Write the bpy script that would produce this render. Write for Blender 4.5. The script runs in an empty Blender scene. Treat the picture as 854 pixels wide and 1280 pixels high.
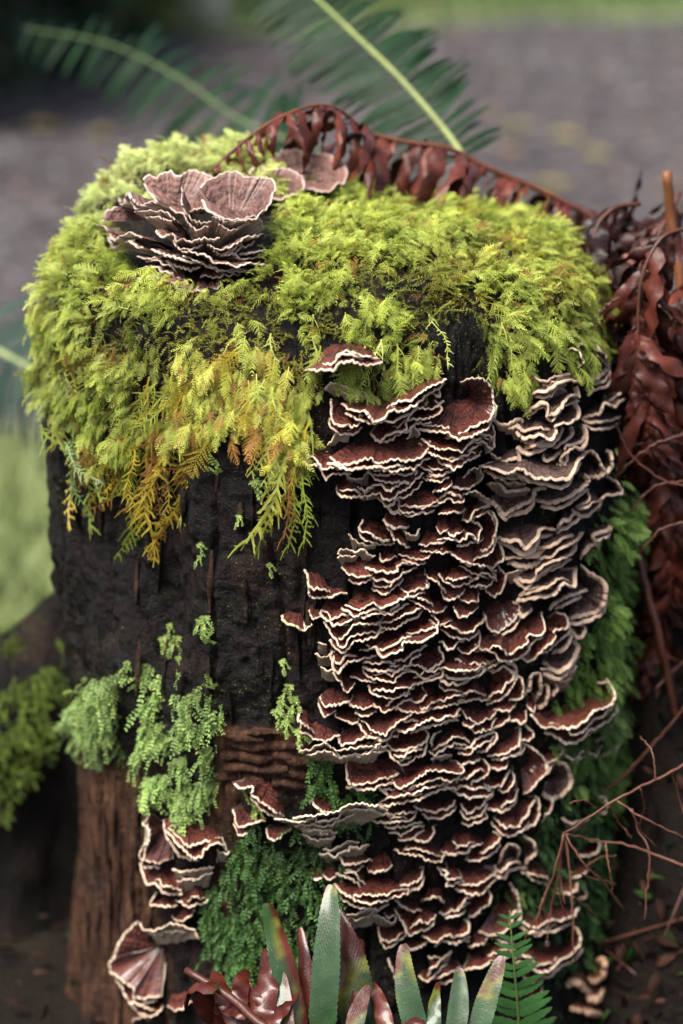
import bpy, math, random
import numpy as np
from mathutils import Vector, Matrix
from mathutils.bvhtree import BVHTree

random.seed(7)
rng = np.random.default_rng(11)
sc = bpy.context.scene
COL = sc.collection

# ------------------------------------------------------------------ camera
PITCH = math.radians(20.0)
DIST = 1.30
LENS, SENS = 85.0, 36.0
TARGET = np.array([0.0, -0.16, 0.36])
FWD = np.array([0.0, math.cos(PITCH), -math.sin(PITCH)])
UPV = np.array([0.0, math.sin(PITCH), math.cos(PITCH)])
RGT = np.array([1.0, 0.0, 0.0])
CAM = TARGET - FWD * DIST
cd = bpy.data.cameras.new("camera")
cd.sensor_fit = 'VERTICAL'
cd.sensor_height = SENS
cd.sensor_width = SENS
cd.lens = LENS
cd.clip_start = 0.02
cd.clip_end = 1000
cd.dof.use_dof = True
cd.dof.focus_distance = 1.295
cd.dof.aperture_fstop = 4.0
cam = bpy.data.objects.new("camera", cd)
cam.location = CAM
cam.rotation_euler = (math.pi / 2 - PITCH, 0, 0)
COL.objects.link(cam)
sc.camera = cam

# ------------------------------------------------------------------ sky, sun, exposure
SUN_TO = np.array([-0.34, -0.38, 1.0])
SUN_TO = SUN_TO / np.linalg.norm(SUN_TO)
wd = bpy.data.worlds.new("World")
sc.world = wd
wd.use_nodes = True
wn = wd.node_tree.nodes
sky = wn.new('ShaderNodeTexSky')
sky.sky_type = 'NISHITA'
sky.sun_disc = False
sky.sun_elevation = math.asin(SUN_TO[2])
sky.sun_rotation = math.atan2(SUN_TO[0], SUN_TO[1])
sky.air_density = 1.0
sky.dust_density = 5.0
sky.ozone_density = 1.0
wd.node_tree.links.new(sky.outputs[0], wn['Background'].inputs[0])
wn['Background'].inputs[1].default_value = 0.05
sd = bpy.data.lights.new("sun", 'SUN')
sd.energy = 1.5
sd.angle = math.radians(28)
sd.color = (1.0, 0.95, 0.88)
sun = bpy.data.objects.new("sun", sd)
sun.rotation_euler = Vector(SUN_TO).to_track_quat('Z', 'Y').to_euler()
sun.location = (-2, 1, 4)
COL.objects.link(sun)
sc.view_settings.view_transform = 'Standard'
sc.view_settings.look = 'None'
sc.view_settings.gamma = 1.0
sc.view_settings.exposure = 2.12
sc.view_settings.use_curve_mapping = False

# ------------------------------------------------------------------ maths helpers
PXK = SENS / LENS / 1280.0


def ray(px, py):
    return FWD + RGT * ((px - 427) * PXK) + UPV * (-(py - 640) * PXK)


def at(px, py, y):
    """point seen at a photo pixel, at world depth y"""
    d = ray(px, py)
    return CAM + d * ((y - CAM[1]) / d[1])


def onground(px, py, z=0.0):
    d = ray(px, py)
    return CAM + d * ((z - CAM[2]) / d[2])


def project(P):
    P = np.asarray(P, float) - CAM
    zf = P @ FWD
    return 427 + (P @ RGT) / zf / PXK, 640 - (P @ UPV) / zf / PXK


def nrm(v):
    v = np.asarray(v, float)
    return v / np.maximum(np.linalg.norm(v, axis=-1, keepdims=True), 1e-12)


def _hash(i, j, k, s):
    n = (i * 374761393 + j * 668265263 + k * 2147483647 + s * 974711) & 0xFFFFFFFF
    n = ((n ^ (n >> 13)) * 1274126177) & 0xFFFFFFFF
    n = ((n ^ (n >> 16)) * 2246822519) & 0xFFFFFFFF
    return ((n ^ (n >> 15)) & 0xFFFFFF) / float(0xFFFFFF) * 2 - 1


def vnoise(P, s=0):
    P = np.asarray(P, float)
    I = np.floor(P).astype(np.int64)
    f = P - I
    f = f * f * (3 - 2 * f)
    r = 0
    for a in (0, 1):
        for b in (0, 1):
            for c in (0, 1):
                w = (f[..., 0] if a else 1 - f[..., 0]) * (f[..., 1] if b else 1 - f[..., 1]) * (f[..., 2] if c else 1 - f[..., 2])
                r = r + w * _hash(I[..., 0] + a, I[..., 1] + b, I[..., 2] + c, s)
    return r


def fbm(P, o=4, s=0):
    P = np.asarray(P, float)
    r, a = 0, 0.5
    for k in range(o):
        r = r + a * vnoise(P * 2 ** k + 17.3 * k, s + k)
        a *= 0.5
    return r


def n1(x, s=0):
    x = np.asarray(x, float)
    return vnoise(np.stack([x, x * 0 + 0.37 + s * 3.1, x * 0 + 0.71], -1), s)


def smooth(a, b, x):
    t = np.clip((np.asarray(x, float) - a) / (b - a), 0, 1)
    return t * t * (3 - 2 * t)


def resample(pts, n):
    """Catmull-Rom through pts, n points evenly spaced"""
    p = np.asarray(pts, float)
    if len(p) == 2:
        return p[0] + (p[1] - p[0]) * np.linspace(0, 1, n)[:, None]
    q = np.vstack([2 * p[0] - p[1], p, 2 * p[-1] - p[-2]])
    out = []
    for i in range(1, len(q) - 2):
        t = np.linspace(0, 1, 14, endpoint=False)[:, None]
        a, b, c, d = q[i - 1], q[i], q[i + 1], q[i + 2]
        out.append(0.5 * (2 * b + (c - a) * t + (2 * a - 5 * b + 4 * c - d) * t * t + (-a + 3 * b - 3 * c + d) * t ** 3))
    out.append(p[-1:])
    o = np.vstack(out)
    L = np.concatenate([[0], np.cumsum(np.linalg.norm(np.diff(o, axis=0), axis=1))])
    s = np.linspace(0, L[-1], n)
    return np.stack([np.interp(s, L, o[:, k]) for k in range(o.shape[1])], -1)


# ------------------------------------------------------------------ mesh helpers
def mesh(name, V, F, mat=None, smooth_=True, col=None, uv=None, attrs=None):
    """F: (n,k) int array of equal-sized faces, or a list of such arrays"""
    V = np.asarray(V, np.float32)
    if isinstance(F, (list, tuple)) and len(F) and isinstance(F[0], np.ndarray) and F[0].ndim == 2:
        Fs = [f for f in F if len(f)]
    else:
        Fs = [np.asarray(F, np.int32)]
    me = bpy.data.meshes.new(name)
    me.vertices.add(len(V))
    me.vertices.foreach_set('co', V.ravel())
    idx = np.concatenate([f.ravel() for f in Fs]).astype(np.int32)
    tot = np.concatenate([np.full(len(f), f.shape[1]) for f in Fs]).astype(np.int32)
    me.loops.add(len(idx))
    me.loops.foreach_set('vertex_index', idx)
    me.polygons.add(len(tot))
    me.polygons.foreach_set('loop_start', np.concatenate([[0], np.cumsum(tot)[:-1]]).astype(np.int32))
    me.polygons.foreach_set('use_smooth', np.full(len(tot), smooth_))
    me.update(calc_edges=True)
    if col is not None:
        c = np.ones((len(V), 4), np.float32)
        c[:, :3] = col
        a = me.attributes.new('tint', 'FLOAT_COLOR', 'POINT')
        a.data.foreach_set('color', c.ravel())
    if attrs:
        for k, v in attrs.items():
            a = me.attributes.new(k, 'FLOAT', 'POINT')
            a.data.foreach_set('value', np.asarray(v, np.float32))
    if mat:
        me.materials.append(mat)
    return me


def obj(name, me, parent=None, mat4=None):
    o = bpy.data.objects.new(name, me)
    COL.objects.link(o)
    if parent is not None:
        o.parent = parent
    if mat4 is not None:
        o.matrix_local = mat4
    return o


def tag(o, label=None, cat=None, group=None, kind=None):
    if label: o['label'] = label
    if cat: o['category'] = cat
    if group: o['group'] = group
    if kind: o['kind'] = kind
    return o


def thing(name, loc, label, cat, group=None):
    o = bpy.data.objects.new(name, None)
    o.empty_display_size = 0.02
    o.location = loc
    COL.objects.link(o)
    return tag(o, label, cat, group)


def child_mesh(root, name, V, F, mat, **k):
    """mesh given in world coordinates, stored relative to the thing's base"""
    return obj(name, mesh(name, np.asarray(V) - np.array(root.location), F, mat, **k), root)


def grid(nu, nv, closed=False):
    i = np.arange(nu - 1)[:, None]
    m = nv if closed else nv - 1
    j = np.arange(m)[None, :]
    j2 = (j + 1) % nv
    return np.stack([i * nv + j + 0 * i, i * nv + j2, (i + 1) * nv + j2, (i + 1) * nv + j], -1).reshape(-1, 4)


def tube(path, rad, k=6, noise=0.0):
    path = np.asarray(path, float)
    n = len(path)
    rad = np.broadcast_to(np.asarray(rad, float), (n,))
    T = nrm(np.gradient(path, axis=0))
    up = np.array([0.13, 0.2, 0.97]) if abs(T[n // 2][2]) < 0.9 else np.array([1.0, 0.1, 0.0])
    S = nrm(np.cross(T, up))
    N = np.cross(S, T)
    a = np.linspace(0, 2 * math.pi, k, endpoint=False)
    r = rad[:, None]
    if noise:
        r = r * (1 + noise * rng.uniform(-1, 1, (n, k)))
    V = path[:, None] + (S[:, None] * np.cos(a)[None, :, None] + N[:, None] * np.sin(a)[None, :, None]) * r[..., None]
    V = V.reshape(-1, 3)
    F = grid(n, k, True)
    V = np.vstack([V, path[:1], path[-1:]])
    j = np.arange(k)
    c0 = np.stack([np.full(k, n * k), (j + 1) % k, j], -1)
    c1 = np.stack([np.full(k, n * k + 1), (n - 1) * k + j, (n - 1) * k + (j + 1) % k], -1)
    return V, np.vstack([np.stack([F[:, 0], F[:, 1], F[:, 2]], -1), np.stack([F[:, 0], F[:, 2], F[:, 3]], -1), c0, c1])


def merge(parts):
    Vs, Fs, o = [], [], 0
    for V, F in parts:
        Vs.append(V); Fs.append(np.asarray(F) + o); o += len(V)
    return np.vstack(Vs), np.vstack(Fs)


# ------------------------------------------------------------------ materials
def mat_new(name):
    m = bpy.data.materials.new(name)
    m.use_nodes = True
    nt = m.node_tree
    b = nt.nodes['Principled BSDF']
    return m, nt, b


class NB:
    """tiny node builder"""
    def __init__(s, nt): s.nt = nt
    def new(s, t, **k):
        n = s.nt.nodes.new(t)
        for a, v in k.items(): setattr(n, a, v)
        return n
    def link(s, a, b): s.nt.links.new(a, b)
    def noise(s, scale, detail=4, rough=0.6, vec=None, dist=0):
        n = s.new('ShaderNodeTexNoise')
        n.inputs['Scale'].default_value = scale
        n.inputs['Detail'].default_value = detail
        n.inputs['Roughness'].default_value = rough
        n.inputs['Distortion'].default_value = dist
        if vec is not None: s.link(vec, n.inputs['Vector'])
        return n.outputs['Fac']
    def ramp(s, fac, stops):
        n = s.new('ShaderNodeValToRGB')
        e = n.color_ramp.elements
        while len(e) < len(stops): e.new(0.5)
        for i, (p, c) in enumerate(stops):
            e[i].position = p
            e[i].color = (*c, 1) if len(c) == 3 else c
        s.link(fac, n.inputs[0])
        return n.outputs[0]
    def mix(s, fac, a, b, mode='MIX'):
        n = s.new('ShaderNodeMix', data_type='RGBA', blend_type=mode)
        for i, v in ((0, fac), (6, a), (7, b)):
            if hasattr(v, 'is_linked'): s.link(v, n.inputs[i])
            elif i == 0: n.inputs[0].default_value = v
            else: n.inputs[i].default_value = (*v, 1)
        return n.outputs[2]
    def math(s, op, a, b=0.0):
        n = s.new('ShaderNodeMath', operation=op)
        for i, v in ((0, a), (1, b)):
            if hasattr(v, 'is_linked'): s.link(v, n.inputs[i])
            else: n.inputs[i].default_value = v
        return n.outputs[0]
    def map(s, v, a, b, c, d):
        n = s.new('ShaderNodeMapRange')
        s.link(v, n.inputs[0])
        for i, x in enumerate((a, b, c, d)): n.inputs[i + 1].default_value = x
        return n.outputs[0]
    def coord(s, kind='Object', scale=None):
        o = s.new('ShaderNodeTexCoord').outputs[kind]
        if scale:
            m = s.new('ShaderNodeMapping')
            m.inputs['Scale'].default_value = scale
            s.link(o, m.inputs[0])
            o = m.outputs[0]
        return o
    def attr(s, name, out='Color'):
        return s.new('ShaderNodeAttribute', attribute_name=name).outputs[out]
    def bump(s, h, strength, dist, prev=None):
        n = s.new('ShaderNodeBump')
        n.inputs['Strength'].default_value = strength
        n.inputs['Distance'].default_value = dist
        s.link(h, n.inputs['Height'])
        if prev is not None: s.link(prev, n.inputs['Normal'])
        return n.outputs[0]


def leafmat(name, src, rough=0.5, trans=0.35, spec=0.4, noise_scale=90, var=0.35, gain=1.0):
    """leaf or moss: colour from the point tint, the object colour or a constant, partly translucent"""
    m, nt, b = mat_new(name)
    N = NB(nt)
    if src == 'tint': c = N.attr('tint')
    elif src == 'object': c = N.new('ShaderNodeObjectInfo').outputs['Color']
    else:
        r = N.new('ShaderNodeRGB'); r.outputs[0].default_value = (*src, 1); c = r.outputs[0]
    g = N.new('ShaderNodeNewGeometry').outputs['Position']
    v = N.map(N.noise(noise_scale, 3, 0.6, g), 0.25, 0.75, 1 - var, 1 + var)
    c = N.mix(1.0, c, v, 'MULTIPLY')
    N.link(c, b.inputs['Base Color'])
    b.inputs['Roughness'].default_value = rough
    b.inputs['Specular IOR Level'].default_value = spec
    t = N.new('ShaderNodeBsdfTranslucent')
    N.link(c, t.inputs[0])
    mx = N.new('ShaderNodeMixShader')
    mx.inputs[0].default_value = trans
    N.link(b.outputs[0], mx.inputs[1]); N.link(t.outputs[0], mx.inputs[2])
    N.link(mx.outputs[0], nt.nodes['Material Output'].inputs[0])
    return m


def fungus_top(name, dark, mid, light, rough=0.32, zonal=0.5, coat=0.75):
    m, nt, b = mat_new(name)
    N = NB(nt)
    s = N.attr('radius', 'Fac')
    g = N.new('ShaderNodeNewGeometry').outputs['Position']
    oi = N.new('ShaderNodeObjectInfo').outputs['Random']
    nz = N.noise(70, 4, 0.6, g)
    nf = N.noise(420, 4, 0.65, g)
    sw = N.math('ADD', s, N.math('MULTIPLY', N.math('SUBTRACT', nz, 0.5), 0.35))
    base = N.ramp(sw, [(0.0, dark), (0.35, mid), (0.55, dark), (0.72, mid), (0.88, mid), (1.0, light)])
    wv = N.math('SINE', N.math('MULTIPLY', N.math('ADD', sw, oi), 42.0))
    base = N.mix(N.map(wv, -1, 1, 0, zonal), base, dark)
    base = N.mix(N.map(nf, 0.42, 0.7, 0.0, 0.55), base, light)
    base = N.mix(N.map(oi, 0.3, 1, 0.0, 0.45), base, dark)
    base = N.mix(N.map(N.noise(26, 2, .5, g), .55, .75, 0, .5), base, tuple(v * .6 for v in light))
    N.link(base, b.inputs['Base Color'])
    rr = N.map(nz, 0.35, 0.65, rough, rough + 0.28)
    N.link(rr, b.inputs['Roughness'])
    b.inputs['Specular IOR Level'].default_value = 0.25
    b.inputs['Coat Weight'].default_value = coat
    b.inputs['Coat Roughness'].default_value = 0.14
    bp = N.bump(nf, 1.0, 0.0022)
    bp = N.bump(wv, 0.35, 0.0008, bp)
    N.link(bp, b.inputs['Normal'])
    return m


def fungus_plain(name, a, bcol, rough=0.6):
    m, nt, b = mat_new(name)
    N = NB(nt)
    g = N.new('ShaderNodeNewGeometry').outputs['Position']
    n = N.noise(160, 4, 0.6, g)
    oi = N.new('ShaderNodeObjectInfo').outputs['Random']
    cc_ = N.ramp(n, [(0.3, a), (0.7, bcol)])
    cc_ = N.mix(N.map(N.noise(38, 3, .6, g), .48, .72, 0, .75), cc_, tuple(v * .5 for v in a))
    cc_ = N.mix(N.map(oi, 0, 1, 0.0, 0.45), cc_, tuple(v * .62 for v in a))
    N.link(cc_, b.inputs['Base Color'])
    b.inputs['Roughness'].default_value = rough
    N.link(N.bump(N.noise(900, 3, 0.6, g), 0.5, 0.0006), b.inputs['Normal'])
    return m

# ------------------------------------------------------------------ ground, path
def ground_mat(name, stops, scale, bump=0.004, rough=0.9, fine=260):
    m, nt, b = mat_new(name)
    N = NB(nt)
    g = N.new('ShaderNodeNewGeometry').outputs['Position']
    n = N.noise(scale, 6, 0.65, g)
    f = N.noise(fine, 3, 0.6, g)
    c = N.ramp(n, stops)
    c = N.mix(N.map(f, 0.35, 0.65, 0, 0.45), c, stops[-1][1])
    N.link(c, b.inputs['Base Color'])
    b.inputs['Roughness'].default_value = rough
    b.inputs['Specular IOR Level'].default_value = 0.12
    N.link(N.bump(f, 0.8, bump), b.inputs['Normal'])
    return m


M_soil = ground_mat('soil', [(0.3, (0.004, 0.003, 0.003)), (0.55, (0.009, 0.007, 0.006)), (0.75, (0.018, 0.014, 0.008))], 30)
M_gravel = ground_mat('gravel', [(0.3, (0.026, 0.022, 0.024)), (0.5, (0.050, 0.043, 0.046)), (0.72, (0.10, 0.083, 0.082))], 5.5, 0.006, 0.75, 60)
M_lawn = ground_mat('lawn', [(0.3, (0.06, 0.085, 0.03)), (0.5, (0.12, 0.17, 0.06)), (0.7, (0.17, 0.21, 0.09))], 3.5)

gx = np.concatenate([[-150, -60, -20, -8], np.linspace(-4, 4, 81), [8, 20, 60, 150]])
gy = np.concatenate([[-150, -60, -20, -8, -3], np.linspace(-2, 6, 81), [8, 20, 60, 150]])
GX, GY = np.meshgrid(gx, gy, indexing='ij')
GZ = 0.02 * fbm(np.stack([GX * 1.7, GY * 1.7, GX * 0], -1), 3, 5) * (np.abs(GX) < 5) - 0.012
GP = np.stack([GX, GY, GZ], -1).reshape(-1, 3)
tag(obj('ground', mesh('ground', GP, grid(len(gx), len(gy)), M_soil)), kind='structure')


def strip(name, y0, y1, mat, z, wob=0.05, n=161, m=21, xr=6.0, amp=0.006):
    x = np.linspace(-xr, xr, n)
    t = np.linspace(0, 1, m)
    X = np.repeat(x[:, None], m, 1)
    a = y0(x) + wob * n1(x * 3.0, 2)
    b = y1(x) + wob * n1(x * 2.0, 9)
    Y = a[:, None] + (b - a)[:, None] * t[None]
    Z = z + amp * fbm(np.stack([X * 4, Y * 4, X * 0], -1), 3, 3)
    tag(obj(name, mesh(name, np.stack([X, Y, Z], -1).reshape(-1, 3), grid(n, m), mat)), kind='structure')


strip('lawn', lambda x: 0.22 + 0 * x, lambda x: 1.02 + 0.06 * x, M_lawn, 0.016)
strip('gravel_path', lambda x: 1.0 + 0.06 * x, lambda x: 3.75 + 0.28 * x, M_gravel, 0.022)
strip('grass_verge', lambda x: 3.70 + 0.28 * x, lambda x: 9.0 + 0 * x, M_lawn, 0.028, wob=0.12)

# loose stones on the path
oc = np.array([[1, 0, 0], [-1, 0, 0], [0, 1, 0], [0, -1, 0], [0, 0, 1], [0, 0, -1]], float)
of = np.array([[0, 2, 4], [2, 1, 4], [1, 3, 4], [3, 0, 4], [2, 0, 5], [1, 2, 5], [3, 1, 5], [0, 3, 5]])


def scatter(V, F, pos, ang, scl, tint=None, jitter=0.0):
    n, k = len(pos), len(V)
    c, s = np.cos(ang), np.sin(ang)
    P = np.repeat(V[None], n, 0)
    if jitter: P = P * (1 + jitter * rng.uniform(-1, 1, P.shape))
    P = P * scl[:, None, :]
    X = P[..., 0] * c[:, None] - P[..., 1] * s[:, None]
    Y = P[..., 0] * s[:, None] + P[..., 1] * c[:, None]
    W = np.stack([X, Y, P[..., 2]], -1) + pos[:, None]
    FF = (F[None] + (np.arange(n) * k)[:, None, None]).reshape(-1, F.shape[1])
    T = None if tint is None else np.repeat(tint, k, 0)
    return W.reshape(-1, 3), FF, T


M_stone = leafmat('stone', 'tint', 0.6, 0.0, 0.5, 120, 0.3)
n = 16000
px = rng.uniform(-1.6, 1.6, n); py = rng.uniform(1.02, 3.9, n) + 0.1 * px
s = rng.uniform(0.004, 0.013, n)
g = rng.uniform(0.03, 0.12, n)
t = np.stack([g * 1.04, g * 0.97, g], -1)
t[rng.random(n) < 0.05] *= (1.5, 1.0, 0.7)
V, F, T = scatter(oc, of, np.stack([px, py, np.full(n, 0.026)], -1), rng.uniform(0, 6.28, n), np.stack([s, s * rng.uniform(.6, 1, n), s * .6], -1), t, 0.35)
tag(obj('gravel_stones', mesh('gravel_stones', V, F, M_stone, False, col=T)), 'loose wet grey stones strewn over the path', 'gravel', kind='stuff')

# fallen leaves lying on the path
n = 420
px = rng.uniform(-1.4, 1.4, n); py = rng.uniform(1.05, 3.7, n) + 0.1 * px
s = rng.uniform(0.012, 0.035, n)
t = np.array([[.16, .10, .05], [.20, .17, .05], [.10, .05, .035], [.18, .15, .14], [.03, .025, .025]])[rng.integers(0, 5, n)] * rng.uniform(.6, 1.3, (n, 1))
lv = np.array([[0, -1, 0], [.5, -.3, .25], [.45, .4, .2], [0, 1, .05], [-.45, .4, .2], [-.5, -.3, .25], [0, 0, 0]], float)
lf = np.array([[6, 0, 1], [6, 1, 2], [6, 2, 3], [6, 3, 4], [6, 4, 5], [6, 5, 0]])
V, F, T = scatter(lv, lf, np.stack([px, py, np.full(n, 0.034)], -1), rng.uniform(0, 6.28, n), np.stack([s, s, s * .6], -1), t, 0.2)
tag(obj('fallen_leaves', mesh('fallen_leaves', V, F, M_stone, False, col=T)), 'scattered fallen leaves on the blurred gravel path', 'leaves', kind='stuff')

# grass blades on the lawn and on the far verge
M_grass = leafmat('grass', 'tint', 0.5, 0.4, 0.3, 30, 0.25)
bv = np.array([[-1, 0, 0], [1, 0, 0], [-.7, .25, .5], [.7, .25, .5], [0, .8, 1]], float)
bf = np.array([[0, 1, 3], [0, 3, 2], [2, 3, 4]])


def grass(name, n, xa, xb, ya, yb, slope, hmin, hmax, label, c0, c1):
    x = rng.uniform(xa, xb, n); y = rng.uniform(ya, yb, n) + slope * x
    h = rng.uniform(hmin, hmax, n)
    k = np.clip(0.5 + 0.9 * fbm(np.stack([x * 5, y * 5, x * 0], -1), 2, 4) + rng.normal(0, .2, n), 0, 1)[:, None]
    t = np.array(c0) * (1 - k) + np.array(c1) * k
    V, F, T = scatter(bv, bf, np.stack([x, y, np.full(n, 0.014)], -1), rng.uniform(0, 6.28, n), np.stack([h * .07, h * .9, h], -1), t)
    tag(obj(name, mesh(name, V, F, M_grass, True, col=T)), label, 'grass', kind='stuff')


grass('lawn_grass', 26000, -1.1, 0.9, 0.24, 1.04, 0.06, 0.012, 0.04, 'short pale green grass behind the stump', (0.15, 0.20, 0.065), (0.38, 0.42, 0.19))
grass('verge_grass', 9000, -2.2, 2.4, 3.72, 5.6, 0.28, 0.03, 0.10, 'bright green grass beyond the gravel path', (0.08, 0.12, 0.03), (0.2, 0.26, 0.09))

# ------------------------------------------------------------------ the stump
AX = -0.006


def gauss(x, c, w): return np.exp(-((x - c) / w) ** 2)


def R_s(th, z):
    """smooth radius of the stump wall; th = 0 faces the camera"""
    r = 0.1645 - 0.006 * smooth(0.35, 0.15, z) * gauss(th, -1.4, 0.8) + 0.006 * smooth(0.18, 0.30, z) * gauss(th, -1.45, 0.9) - 0.008 * smooth(0.36, 0.44, z) + 0.012 * smooth(0.12, -0.02, z)
    r = r + 0.004 * np.cos(2 * th + 0.6) + 0.003 * np.cos(5 * th + 1.0)
    r = r - 0.016 * gauss(th, -0.60, 0.10) * smooth(0.46, 0.40, z) * smooth(0.20, 0.28, z)
    r = r - 0.010 * gauss(th, -0.85, 0.22) * smooth(0.46, 0.38, z) * smooth(0.20, 0.28, z)
    r = r - 0.012 * gauss(th, 0.62, 0.12) * smooth(0.20, 0.30, z)
    r = r + 0.012 * gauss(th, 1.35, 0.45) * smooth(0.40, 0.32, z)
    r = r + 0.014 * gauss(th, -0.75, 0.30) * gauss(z, 0.245, 0.03)
    r = r - 0.010 * gauss(th, 0.25, 0.09) * gauss(z, 0.415, 0.03)
    return r


def hump(x, y):
    return 0.034 * np.exp(-((x + 0.095) / 0.080) ** 4 - ((y - 0.065) / 0.085) ** 2) + 0.008 * np.exp(-((x - 0.02) / 0.09) ** 2 - ((y + 0.05) / 0.07) ** 2)


na = 460
aa = np.linspace(-math.pi, math.pi, na, endpoint=False)
TH = aa - 0.42 * np.sin(aa)
zs = np.linspace(-0.03, 0.432, 300)
prof = [(1.0, z) for z in zs]
for f in np.linspace(0, math.pi / 2, 30)[1:]:
    prof.append((1 - 0.26 * (1 - math.cos(f)), 0.432 + 0.036 * math.sin(f)))
for r_ in np.linspace(0.74, 0.0, 46)[1:]:
    prof.append((r_, 0.468 + 0.010 * (1 - (r_ / 0.74) ** 2)))
prof = np.array(prof)
PT = np.repeat(TH[None], len(prof), 0)
PZ = np.repeat(prof[:, 1:], na, 1)
PR = prof[:, :1] * R_s(PT, PZ)
X = AX + PR * np.sin(PT); Y = -PR * np.cos(PT)
top = smooth(0.41, 0.46, PZ)
Z = PZ + top * hump(X, Y)
P = np.stack([X, Y, Z], -1)
fib = fbm(np.stack([PT * 22, PT * 0 + 3, PZ * 16], -1), 4, 21)
lump = fbm(P * 34, 4, 22)
fine = fbm(P * 150, 3, 23)
chunk = np.abs(fbm(P * 55, 3, 25))
plate = fbm(np.stack([PT * 9, PT * 0, PZ * 70], -1), 3, 24)
ppx, ppy = project(P)
front = (np.cos(PT) > -0.1)
wood_low = smooth(230, 150, ppx + 25 * fib) * smooth(930, 985, ppy) * front
band = smooth(262, 280, ppx) * smooth(400, 370, ppx) * smooth(905, 922, ppy + 20 * plate) * smooth(1000, 960, ppy) * front
low2 = smooth(255, 268, ppx) * smooth(312, 290, ppx) * smooth(940, 960, ppy) * front
wood = np.clip(np.maximum(np.maximum(wood_low, band), low2 * .8), 0, 1)
disp = 0.0045 * lump + 0.0036 * fib * (1 - top) + 0.0034 * fine + 0.0055 * (chunk - 0.2) * (1 - wood)
crk = np.abs(fbm(np.stack([PT * 7, PT * 0 + 1, PZ * 5], -1), 3, 27)); disp = disp - 0.007 * smooth(0.055, 0.0, crk) * (1 - top)
crk2 = np.abs(fbm(np.stack([PT * 15, PT * 0 + 6, PZ * 9], -1), 2, 28)); disp = disp - 0.003 * smooth(0.06, 0.0, crk2) * (1 - top)
disp = disp * (1 - 0.5 * wood) + 0.004 * wood * band * plate + 0.003 * wood_low * fib
X += disp * np.sin(PT) * (prof[:, :1] > 0.3); Y -= disp * np.cos(PT) * (prof[:, :1] > 0.3); Z += disp * top
P = np.stack([X, Y, Z], -1)
SV = P.reshape(-1, 3)
SF = grid(len(prof), na, True)
BVH = BVHTree.FromPolygons(SV.tolist(), SF.tolist())

m, nt, b = mat_new('wet_bark')
N = NB(nt)
g = N.new('ShaderNodeNewGeometry').outputs['Position']
mp = N.new('ShaderNodeMapping'); mp.inputs['Scale'].default_value = (1, 1, 0.12); N.link(g, mp.inputs[0])
n_big = N.noise(28, 5, 0.6, g)
n_fine = N.noise(330, 5, 0.7, g)
n_grain = N.noise(230, 5, 0.65, mp.outputs[0])
c1 = N.ramp(n_big, [(0.3, (0.0025, 0.002, 0.002)), (0.52, (0.006, 0.0042, 0.0038)), (0.72, (0.022, 0.010, 0.008))])
c1 = N.mix(N.map(n_fine, 0.5, 0.8, 0, 0.6), c1, (0.022, 0.016, 0.014))
c2 = N.ramp(n_grain, [(0.28, (0.018, 0.008, 0.005)), (0.5, (0.062, 0.027, 0.014)), (0.74, (0.17, 0.085, 0.042))])
c2 = N.mix(N.map(n_big, 0.45, 0.65, 0, 0.6), c2, (0.02, 0.010, 0.007))
w = N.attr('wood', 'Fac')
c = N.mix(w, c1, c2)
alg = N.noise(900, 2, 0.5, g)
algm = N.math('MULTIPLY', N.map(alg, 0.66, 0.70, 0, 1), N.map(N.noise(20, 3, 0.6, g), 0.50, 0.60, 0, 1))
c = N.mix(algm, c, (0.22, 0.27, 0.05))
N.link(c, b.inputs['Base Color'])
N.link(N.map(n_fine, 0.3, 0.7, 0.22, 0.75), b.inputs['Roughness'])
b.inputs['Specular IOR Level'].default_value = 0.22
bp = N.bump(n_grain, 0.7, 0.003)
bp = N.bump(n_fine, 1.0, 0.003, bp)
N.link(bp, b.inputs['Normal'])
M_bark = m

stump = thing('tree_stump', (AX, 0, 0), 'large dark rotting tree stump topped with moss and covered in bracket fungi', 'tree stump')
child_mesh(stump, 'trunk', SV, SF, M_bark, attrs={'wood': wood.reshape(-1)})


def hit(px, py):
    d = nrm(ray(px, py))
    r = BVH.ray_cast(Vector(CAM), Vector(d), 5)
    return None if r[0] is None else (np.array(r[0]), np.array(r[1]))


# torn strips of red-brown wood lying across the front of the stump
def splinter(px0, py0, px1, py1, w, lift, up=(0, .3, 1.0), wd=None):
    n = 9
    t = np.linspace(0, 1, n)
    rows = []
    for k in t:
        h = hit(px0 + (px1 - px0) * k, py0 + (py1 - py0) * k + 5 * n1(k * 3, int(px0 + py0)))
        if h is None: return
        p, nn = h
        ww = w * (0.25 + 0.75 * math.sin(math.pi * min(1, 0.12 + k * 0.8))) * (1 + 0.3 * rng.uniform(-1, 1))
        o = np.array([0, -1, 0.15]) * (0.002 + lift * (0.5 + n1(k * 2.2, int(py0))))
        up = np.array(up, float)
        rows.append([p - up * ww + o * .2, p - up * ww * .6 + o, p + up * ww * .5 + o * 1.1, p + up * ww + o * .1])
    V = np.array(rows).reshape(-1, 3)
    child_mesh(stump, 'bark_strip', V, grid(n, 4), M_bark, attrs={'wood': np.full(len(V), rng.uniform(0.75, 1.0) if wd is None else wd)})


for a_ in ((272, 915, 330, 925, .0035, .004), (285, 928, 370, 932, .004, .005), (275, 943, 350, 946, .004, .006), (330, 940, 392, 950, .0035, .004),
           (280, 958, 360, 962, .0035, .004), (340, 962, 400, 968, .003, .004), (300, 917, 352, 915, .002, .003), (270, 970, 330, 972, .003, .003),
           (292, 948, 318, 1010, .0025, .003), (340, 975, 385, 985, .003, .004)):
    splinter(*a_)
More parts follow.
